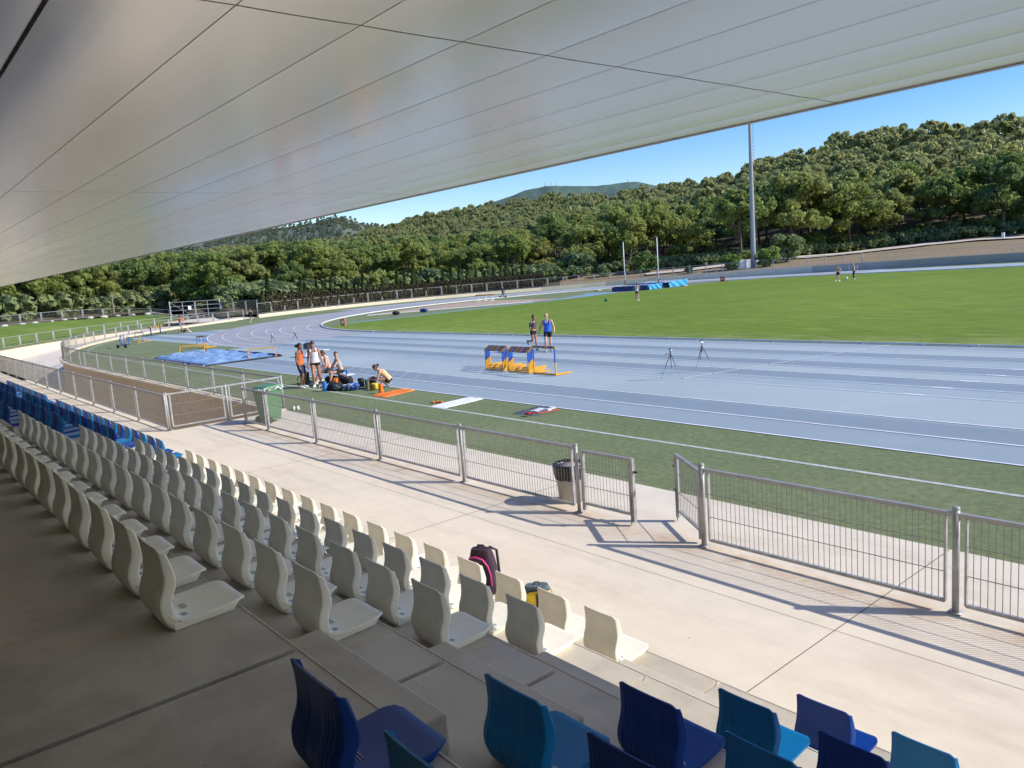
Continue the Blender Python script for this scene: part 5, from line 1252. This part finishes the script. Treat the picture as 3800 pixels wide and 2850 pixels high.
# big gate and stair rail at the end of the bank
def big_gate():
    P0 = Vector((-110.3, 39.6, .45)); P1 = Vector((-112.8, 33.6, .55)); t = thing('double_gate', 'tall double gate of grey bars with a white notice', 'gate', P0); d = P1 - P0; L = d.length; d.normalize(); h = 2.35
    for k, (a, e) in enumerate(((.05, L / 2 - .05), (L / 2 + .05, L - .05))):
        b = MB()
        for z in (.08, .62, 1.2, 1.78, h): b.bar(d * a + Vector((0, 0, z)), d * e + Vector((0, 0, z)), .06, .07)
        for x in (a, (a + e) / 2, e): b.bar(d * x + Vector((0, 0, .08)), d * x + Vector((0, 0, h)), .07, .07)
        if k: b.bar(d * e + Vector((0, 0, h)), d * a + Vector((0, 0, .1)), .05, .05)
        lf = b.build('gate_leaf', 'rail', t)
        if k == 1: s = MB(); s.box(d * (L / 2 + .75) + Vector((.06, 0, 1.45)), (.03, .42, .5)); s.build('notice', 'sign', lf)
    for x in (0, L):
        b = MB(); b.bar(d * x + Vector((0, 0, -.3)), d * x + Vector((0, 0, h + .15)), .14, .14); b.build('post', 'galv', t)
    fence('side_fence', 'dark mesh fence between the large gate and the bend wall', [(-110.3, 39.75, .45), (-107.8, 40.5, .42), (-105.3, 41.3, .42), (-103.0, 42.0, .42)], 2.0, wires=.11, wr=.006, railm=0)
    b = MB(); q = pol(67.2, 205.6); q2 = pol(76.5, 205.6); b.bar((q[0], q[1], .25), (q2[0], q2[1], 1.55), .35, .3); tag(b.build('stair_stringer', 'stand'), 'sloping concrete stringer at the end of the grassy bank', 'stair side')
    s = MB(); s.quad((-100.9, 39.6, .06), (-103, 42, .06), (-110.4, 39.9, .42), (-110.5, 33.0, .42)); s.quad((-100.9, 39.6, .06), (-110.5, 33.0, .42), (-108, 31, .3), (-100, 37, .06)); struct(s.build('gate_forecourt', 'plaza'))
big_gate()
# ------------------------------------------------------------------ people
def ik(a, c, l1, l2, pole):
    d = c - a; L = min(d.length, (l1 + l2) * .999); dn = d.normalized(); c = a + dn * L
    x = (l1 * l1 - l2 * l2 + L * L) / (2 * L); hgt = math.sqrt(max(0, l1 * l1 - x * x)); pl = pole - dn * pole.dot(dn)
    pl = pl.normalized() if pl.length > 1e-5 else Vector((0, 1, 0)); return a + dn * x + pl * hgt, c
def ring(c, ax, ref, rx, ry, n=18, sq=2.3):
    ax = ax.normalized(); x = (ref - ax * ref.dot(ax)).normalized(); y = ax.cross(x); o = []
    for k in range(n):
        t = 2 * PI * k / n; cc, s = math.cos(t), math.sin(t); o.append(c + x * rx * math.copysign(abs(cc) ** (2 / sq), cc) + y * ry * math.copysign(abs(s) ** (2 / sq), s))
    return o
def remesh(b, name, m, parent, vox, sm=3):
    o = b.build(name, m, parent, True); md = o.modifiers.new('r', 'REMESH'); md.mode = 'VOXEL'; md.voxel_size = vox; md.use_smooth_shade = True
    s = o.modifiers.new('s', 'SMOOTH'); s.factor = .5; s.iterations = sm
    dg = bpy.context.evaluated_depsgraph_get(); dg.update(); me = bpy.data.meshes.new_from_object(o.evaluated_get(dg)); o.modifiers.clear(); old = o.data; o.data = me; me.name = name; bpy.data.meshes.remove(old)
    me.polygons.foreach_set('use_smooth', [True] * len(me.polygons)); return o
def person(label, loc, face, H=1.72, fem=True, hip=None, lean=0., side=0., twist=0., head=(0, 0, 0), feet=None, hands=None, skin='skinB', hair='hairD', hairdo='pony', top='shirtW', topk='tank', bottom='shortK', bl=.35, shoe='shoeW',
           far=False, knee=None, elbow=None, beard=False, curl=.5, axis=None, group=None):
    """two-bone limbs; local +Y is where the person faces.  feet/hands are ankle/wrist targets in local coordinates, scaled for H=1.72"""
    k = H / 1.72; t = thing('person', label, 'person', loc, face, group); V = lambda p: Vector(p) * k
    if axis: t.rotation_euler = axis
    hipz = hip if hip is not None else .90
    Pv = V((0, 0, hipz)) if not hasattr(hipz, '__len__') else V(hipz)
    rot = Matrix.Rotation(twist, 3, 'Z') @ Matrix.Rotation(-lean, 3, 'X') @ Matrix.Rotation(side, 3, 'Y')
    S = rot @ Vector((0, 0, 1)); Rr = rot @ Vector((1, 0, 0)); F = rot @ Vector((0, 1, 0))
    bend = lambda s: Pv + S * (s * .50 * k) + F * (.03 * k * math.sin(s * PI) * (1 if abs(lean) > .5 else -.25) * -1)
    nk = bend(1.0); hd = Matrix.Rotation(twist + head[2], 3, 'Z') @ Matrix.Rotation(-lean * .55 - head[0], 3, 'X') @ Matrix.Rotation(head[1], 3, 'Y')
    HU = hd @ Vector((0, 0, 1)); HF = hd @ Vector((0, 1, 0)); HR = hd @ Vector((1, 0, 0)); hc = nk + (S * .5 + HU * .5).normalized() * .085 * k + HU * .095 * k + HF * .015 * k
    sw, hw = (.165, .088) if fem else (.19, .085)
    shd = [nk - S * .055 * k + Rr * s * sw * k for s in (-1, 1)]; hp = [Pv + rot.to_quaternion() @ Vector((s * hw * k, 0, -.02 * k)) if abs(lean) < .5 else Pv + Vector((s * hw * k, 0, -.01 * k)) for s in (-1, 1)]
    feet = feet or [(-.10, 0, .085), (.10, 0, .085)]; hands = hands or [(-.25, .03, .80), (.25, .03, .80)]
    kp = knee or [(0, 1, 0), (0, 1, 0)]; ep = elbow or [(-.3, -1, 0), (.3, -1, 0)]
    legs = [ik(hp[i], V(feet[i][:3]), .42 * k, .41 * k, Vector(kp[i])) for i in (0, 1)]; arms = [ik(shd[i], V(hands[i][:3]), .295 * k, .255 * k, Vector(ep[i])) for i in (0, 1)]
    vox = .021 if far else .0105; b = MB()
    tor = [(-.13, .10, .085), (-.02, .155 if fem else .15, .108), (.10, .162 if fem else .150, .112), (.30, .128 if fem else .140, .092), (.42, .122 if fem else .142, .088), (.60, .142 if fem else .162, .105), (.76, .150 if fem else .176, .108), (.90, .140 if fem else .168, .082), (.985, .072, .062), (1.03, .056, .056)]
    def tring(s, rx, ry, g=0.): return ring(bend(s), S, Rr, (rx + g) * k, (ry + g) * k)
    b.loft([tring(*q) for q in tor]); b.tube([nk - S * .03 * k, hc - HU * .07 * k], [.056 * k, .050 * k], 12)
    hm = Matrix((HR, HF, HU)).transposed()
    b.ell(hc + HU * .012 * k, (.076 * k, .094 * k, .104 * k), 18, 12, 0, hm); b.ell(hc - HU * .055 * k + HF * .026 * k, (.056 * k, .064 * k, .062 * k), 14, 10, 0, hm)
    b.ell(hc + HF * .098 * k - HU * .022 * k, (.013 * k, .018 * k, .024 * k), 8, 6, 0, hm)
    b.ell(hc + HF * .086 * k - HU * .085 * k, (.022 * k, .014 * k, .018 * k), 8, 6, 0, hm)
    for s in (-1, 1): b.ell(hc + HR * s * .077 * k - HU * .012 * k, (.011 * k, .022 * k, .032 * k), 8, 6, 0, hm)
    for i, s in ((0, -1), (1, 1)):
        el, wr = arms[i]; sh = shd[i]; m1 = 1 if fem else 1.18
        b.ell(sh, (.058 * k * m1,) * 3, 12, 8); b.tube([nk - S * .05 * k + Rr * s * .05 * k, sh], [.06 * k, .055 * k], 10)
        b.tube([sh, sh.lerp(el, .35), el, el.lerp(wr, .3), wr], [.047 * k * m1, .046 * k * m1, .036 * k * m1, .037 * k * m1, .025 * k], 12)
        d = (wr - el).normalized(); hx = d.cross(Vector((0, 1, .2))); hx = hx.normalized() if hx.length > .2 else Vector((1, 0, 0)); pn = d.cross(hx).normalized()
        b.loft([ring(wr, d, hx, .026 * k, .018 * k, 12), ring(wr + d * .04 * k, d, hx, .038 * k, .016 * k, 12), ring(wr + d * .085 * k, d, hx, .040 * k, .014 * k, 12)])
        for f in range(4):
            o = wr + d * .080 * k + hx * (.029 - .0193 * f) * k; L = (.055, .064, .060, .048)[f] * k; c1 = d * math.cos(curl * .5) + pn * math.sin(curl * .5); c2 = d * math.cos(curl * 1.4) + pn * math.sin(curl * 1.4)
            b.tube([o, o + c1 * L * .55, o + c1 * L * .55 + c2 * L * .5], [.0095 * k, .009 * k, .007 * k], 7)
        o = wr + d * .03 * k + hx * .032 * k; b.tube([o, o + (d * .6 + hx * .6 + pn * .3) * .035 * k, o + (d * 1. + hx * .7 + pn * .5) * .055 * k], [.012 * k, .010 * k, .008 * k], 7)
        kn, an = legs[i]; m2 = 1 if fem else 1.04
        b.tube([hp[i] + Vector((0, 0, .03 * k)), hp[i].lerp(kn, .25), hp[i].lerp(kn, .7), kn, kn.lerp(an, .28), kn.lerp(an, .7), an], [.083 * k * m2, .085 * k * m2, .064 * k * m2, .052 * k, .056 * k * m2, .040 * k, .034 * k], 14)
        ft = feet[i]; fd = Vector((math.sin(ft[3]) if len(ft) > 3 else 0, math.cos(ft[3]) if len(ft) > 3 else 1, 0)); pt = ft[4] if len(ft) > 4 else 0.
        fd = (fd * math.cos(pt) + Vector((0, 0, -1)) * math.sin(pt)).normalized(); un = (Vector((0, 0, 1)) * math.cos(pt) + Vector((fd.x, fd.y, 0)) * math.sin(pt))
        b.tube([an, an - un * .05 * k], [.036 * k, .036 * k], 10); b.tube([an - un * .045 * k - fd * .04 * k, an - un * .045 * k + fd * .09 * k, an - un * .055 * k + fd * .16 * k], [.036 * k, .036 * k, .026 * k], 10)
        if shoe:
            sb = MB(); sx = fd.cross(un).normalized(); base = an - un * .082 * k
            sb.loft([ring(base + fd * q * k + un * hh * k, fd, sx, rx * k, rz_ * k, 14, 2.6) for q, hh, rx, rz_ in ((-.075, .035, .020, .028), (-.06, .042, .037, .042), (-.01, .050, .042, .052), (.06, .042, .046, .043), (.13, .030, .048, .031), (.18, .022, .036, .023), (.20, .020, .012, .012))])
            sb.tube([base + un * .07 * k - fd * .01 * k, base + un * .11 * k - fd * .012 * k], [.044 * k, .041 * k], 12); sb.build('shoe', shoe, t, True)
    remesh(b, 'body', skin, t, vox * k, 2 if far else 4)
    # clothes
    def cloth(segs, name, m, g=.016, extra=()):
        c = MB(); c.loft([tring(*q, g) for q in segs], 0, False)
        for pts, rr in extra: c.tube(pts, rr, 12)
        c.build(name, m, t, True)
    sel = lambda a, e: [q for q in tor if a <= q[0] <= e]
    if topk in ('tank', 'crop', 'tee', 'long', 'one'):
        a = {'tank': -.03, 'crop': .32, 'tee': .30, 'long': -.03, 'one': .42}[topk]; segs = sel(a, .80)
        if topk != 'one': segs = [(segs[0][0], segs[0][1] + .012, segs[0][2] + .012)] + segs[1:]
        ex = []
        for i, s in ((0, -1), (1, 1)):
            if topk == 'one' and i == 0: continue
            base = nk - S * .02 * k + Rr * s * .095 * k
            ex.append(([bend(.78) + Rr * s * .105 * k + F * .10 * k, base + F * .05 * k + S * .012 * k, base - F * .03 * k + S * .012 * k, bend(.78) + Rr * s * .105 * k - F * .10 * k], [.028 * k, .030 * k, .030 * k, .028 * k]))
            if topk in ('tee', 'long'):
                el, wr = arms[i]; sh = shd[i]; e = [sh.lerp(el, .0) + S * .01 * k, sh.lerp(el, .25), sh.lerp(el, .55)] if topk == 'tee' else [sh, sh.lerp(el, .5), el, el.lerp(wr, .5), el.lerp(wr, .92)]
                rr = [.066 * k, .062 * k, .062 * k] if topk == 'tee' else [.066 * k, .058 * k, .050 * k, .046 * k, .040 * k]
                ex.append((e, [r_ * (1 if fem else 1.12) for r_ in rr]))
        if topk in ('tee', 'long'): segs = sel(a, .92)
        cloth(segs, 'shirt', top, .014, ex)
    if bottom:
        c = MB(); c.loft([tring(*q, .010) for q in sel(-.14, .16 if topk != 'crop' else .24)], 0, False)
        for i in (0, 1):
            kn, an = legs[i]; e = bl; c.tube([hp[i] + Vector((0, 0, .03 * k)), hp[i].lerp(kn, e * .5), hp[i].lerp(kn, e)], [.094 * k, .096 * k, (.095 if e < .6 else .078) * k], 16, 0, False)
        c.build('shorts' if bl < .9 else 'leggings', bottom, t, True)
        if bl >= .9:
            c = MB()
            for i in (0, 1): kn, an = legs[i]; c.tube([hp[i].lerp(kn, .5), kn, kn.lerp(an, .3), kn.lerp(an, .8)], [.085 * k, .063 * k, .066 * k, .050 * k], 12)
            c.build('leggings', bottom, t, True)
    hb = MB(); vs = []; nu, nv = 20, 12
    def cap(u, v):
        th = 2 * PI * u; ph = PI * .78 * v; d = Vector((math.sin(ph) * math.cos(th), math.sin(ph) * math.sin(th), math.cos(ph))); fr = max(0, d.y) ; lim = 1.0
        if d.y > -.1: ph2 = min(ph, PI * (.36 if d.y > .45 else .36 + .3 * (.45 - d.y) / .55)); d = Vector((math.sin(ph2) * math.cos(th), math.sin(ph2) * math.sin(th), math.cos(ph2)))
        g = 1.09 + (.06 * noise.noise(d * 7) if hairdo == 'short' else .015 * noise.noise(d * 12)); return tuple(hc + HU * .014 * k + hm @ Vector((d.x * .078 * g * k, d.y * .096 * g * k, d.z * .106 * g * k)))
    hb.grid(cap, nu, nv)
    if hairdo == 'bun': hb.ell(hc + HU * .085 * k - HF * .085 * k, (.05 * k, .05 * k, .05 * k), 12, 8, 0, hm)
    if hairdo == 'lowbun': hb.ell(hc + HU * .0 * k - HF * .125 * k, (.052 * k, .058 * k, .055 * k), 12, 8, 0, hm)
    if hairdo == 'topbun': hb.ell(hc + HU * .125 * k - HF * .03 * k, (.042 * k, .042 * k, .038 * k), 12, 8, 0, hm)
    if hairdo == 'pony': hb.tube([hc + HU * .04 * k - HF * .09 * k, hc - HF * .135 * k, hc - HU * .10 * k - HF * .125 * k, hc - HU * .20 * k - HF * .105 * k], [.028 * k, .03 * k, .026 * k, .008 * k], 10)
    if hairdo != 'bald': hb.build('hair', hair, t, True)
    fb = MB()
    for s in (-1, 1): fb.ell(hc + HR * s * .031 * k + HF * .087 * k + HU * .008 * k, (.012 * k, .008 * k, .007 * k), 8, 6, 0, hm)
    fb.build('eyes', 'eye', t, True); fb = MB(); fb.ell(hc + HF * .092 * k - HU * .058 * k, (.022 * k, .007 * k, .007 * k), 8, 6, 0, hm); fb.build('mouth', 'lip', t, True)
    if beard:
        fb = MB(); fb.ell(hc - HU * .085 * k + HF * .045 * k, (.052 * k, .052 * k, .04 * k), 12, 8, 0, hm); fb.build('beard', hair, t, True)
    return t
D_ = lambda deg: R(deg)
# near group on the turf (face: rotation of local +Y about Z; 0 = away from the stand, 180 = towards it)
person('man in an orange tank top and dark shorts standing with hair tied back', (-27.72, 12.68, 0), R(-48), 1.74, False, .90, .03, 0, 0, (.12, 0, .15), [(-.10, .0, .085, -.2), (.10, -.02, .085, .2)], [(-.24, .06, .84), (.27, .10, .83)], 'skinC', 'hairD', 'lowbun', 'shirtO', 'tank', 'shortN', .82, 'shoeW', beard=True)
person('tall woman in a white tank top and black shorts standing by the bench', (-27.42, 13.16, 0), R(-122), 1.80, True, (0, 0, .90), .04, .05, 0, (.34, 0, .05), [(-.13, -.10, .085, -.2), (.09, .10, .085, .1)], [(-.29, .05, .79), (.25, .06, .80)], 'skinB', 'hairD', 'pony', 'shirtW', 'tank', 'shortK', .24, 'shoeW')
person('seated person in dark shorts and white pink-soled shoes half hidden behind the standing woman', (-27.95, 14.02, 0), R(150), 1.74, False, (0, 0, .52), .28, 0, 0, (.2, 0, 0), [(-.22, .56, .085, -.3), (.08, .60, .085, .1)], [(-.30, .30, .50), (.26, .30, .62)], 'skinA', 'hairB', 'short', None, 'none', 'shortN', .55, 'shoeW')
person('woman in a one-shoulder grey top seated on the bench looking right', (-26.98, 14.0, 0), R(165), 1.70, True, (0, 0, .52), .30, 0, 0, (-.05, 0, 1.45), [(-.10, .50, .085, -.1), (.12, .44, .085, .1)], [(-.06, .47, .60), (.16, .42, .56)], 'skinA', 'hairB', 'pony', 'greycloth', 'one', 'shortK', .5, 'shoeW', elbow=[(-1, -.2, 0), (1, -.2, 0)])
person('woman in a peach tank top crouching over a black bag', (-24.25, 14.38, 0), R(138), 1.70, True, (0, -.06, .27), .75, 0, 0, (.35, 0, 0), [(-.12, .02, .12, 0, .5), (.12, -.02, .12, 0, .5)], [(-.12, .58, .34), (.12, .60, .36)], 'skinA', 'hairB', 'lowbun', 'shirtP', 'tank', 'shortK', .3, 'shoeG', elbow=[(-.4, -.2, -1), (.4, -.2, -1)])
# on the track
person('woman in a charcoal crop tee jogging behind the hurdles', (-27.42, 24.35, .012), R(-88), 1.68, True, (0, 0, .93), .10, 0, .1, (0, 0, .1), [(-.09, .10, .085, 0), (.08, -.34, .46, 0, 1.2)], [(-.34, -.22, .98), (.12, .22, 1.10)], 'skinB', 'hairB', 'topbun', 'shirtG', 'tee', 'shortK', .30, 'shoeG', elbow=[(-.8, -1, .3), (.6, -1, -.6)], knee=[(0, 1, 0), (.1, 1, 0)])
person('blond man in a blue singlet walking beside the jogging woman', (-26.42, 24.35, .012), R(-140), 1.78, False, .90, .04, 0, .05, (.12, 0, -.5), [(-.10, -.16, .085, -.1), (.10, .14, .085, .1)], [(-.31, .12, .86), (.36, .02, .90)], 'skinA', 'hairF', 'short', 'shirtB', 'tank', 'shortK', .55, 'shoeG')
# far
person('woman in white top and black shorts standing on the pitch, hand on hip', (-50.7, 58.95, .004), R(20), 1.74, True, .90, .06, .04, 0, (.3, 0, .5), [(-.16, .02, .085, -.2), (.12, .0, .085, .2)], [(-.20, .02, .98), (.20, -.02, 1.02)], 'skinA', 'hairB', 'pony', 'shirtW', 'tank', 'shortK', .36, 'shoeW', True, elbow=[(-1, -.4, 0), (1, -.6, 0)])
person('bare-chested man in black shorts bending his head far across the pitch', (-42.8, 83.5, .004), R(170), 1.84, False, .90, .16, 0, 0, (.6, 0, 0), [(-.18, .0, .085, -.2), (.16, .06, .085, .2)], [(-.36, .06, .92), (.36, .12, .92)], 'skinA', 'hairB', 'short', None, 'none', 'shortK', .6, 'shoeW', True)
person('bare-chested man in black leggings facing left far across the pitch', (-42.3, 86.2, .004), R(120), 1.84, False, .90, .05, 0, 0, (.45, 0, 0), [(-.08, .02, .085), (.10, -.04, .085)], [(-.24, .16, .86), (.24, .14, .86)], 'skinA', 'hairF', 'short', None, 'none', 'shortK', .95, 'shoeW', True)
person('man in an orange shirt and light blue shorts stretching one arm out', (-83.7, 25.7, 0), R(-22), 1.80, False, .90, .03, 0, 0, (.1, 0, .1), [(-.12, .0, .085), (.12, .0, .085)], [(-.26, .04, .84), (.30, .52, 1.16)], 'skinB', 'hairD', 'short', 'shirtO', 'long', 'shortB', .6, 'shoeW', True, elbow=[(-.3, -1, 0), (.4, -.4, -1)])
person('person in dark clothes lying on their back with knees raised', (-81.9, 25.5, .07), R(-50), 1.70, False, (0, 0, .10), -1.45, 0, 0, (.2, 0, 0), [(-.12, .50, .085), (.14, .62, .085)], [(-.42, -.1, .06), (.42, -.1, .06)], 'skinA', 'hairD', 'short', 'plum', 'tee', 'shortN', .6, 'shoeW', True, knee=[(0, 0, 1), (0, 0, 1)], elbow=[(-1, 0, 0), (1, 0, 0)])
person('woman in black jogging away past the end of the curved fence', (-90.2, 35.8, 0), R(58), 1.70, True, (0, 0, .92), .08, 0, 0, (0, 0, 0), [(-.09, .10, .085), (.08, -.30, .40, 0, 1.0)], [(-.30, .15, 1.05), (.30, .12, 1.05)], 'skinA', 'hairB', 'pony', 'shortK', 'tank', 'shortK', .45, 'shoeW', True, elbow=[(-.5, -1, -.2), (.5, -1, -.2)])
def scooter():
    loc = Vector((-87.9, 72.6, .012)); t = thing('scooter', 'small dark scooter ridden along the far bend', 'scooter', loc, R(-75))
    b = MB(); b.box((0, 0, .16), (.16, .8, .05)); b.build('deck', 'dark', t)
    for y in (-.5, .55):
        w = MB(); w.tube([(-.03, y, .14), (.03, y, .14)], .14, 14); w.build('wheel', 'dark', t)
    b = MB(); b.tube([(0, .52, .16), (0, .40, 1.0)], .025, 8); b.tube([(-.24, .40, 1.0), (.24, .40, 1.0)], .02, 8); b.build('handlebar', 'black', t)
    person('person in dark clothes riding the scooter on the far bend', (loc.x, loc.y, .19), R(-75), 1.66, False, .86, .14, 0, 0, (.1, 0, 0), [(-.07, .12, .085), (.07, -.16, .085)], [(-.2, .36, .88), (.2, .36, .88)], 'skinB', 'hairD', 'short', 'shortN', 'long', 'shortK', .9, 'shoeG', True)
scooter()
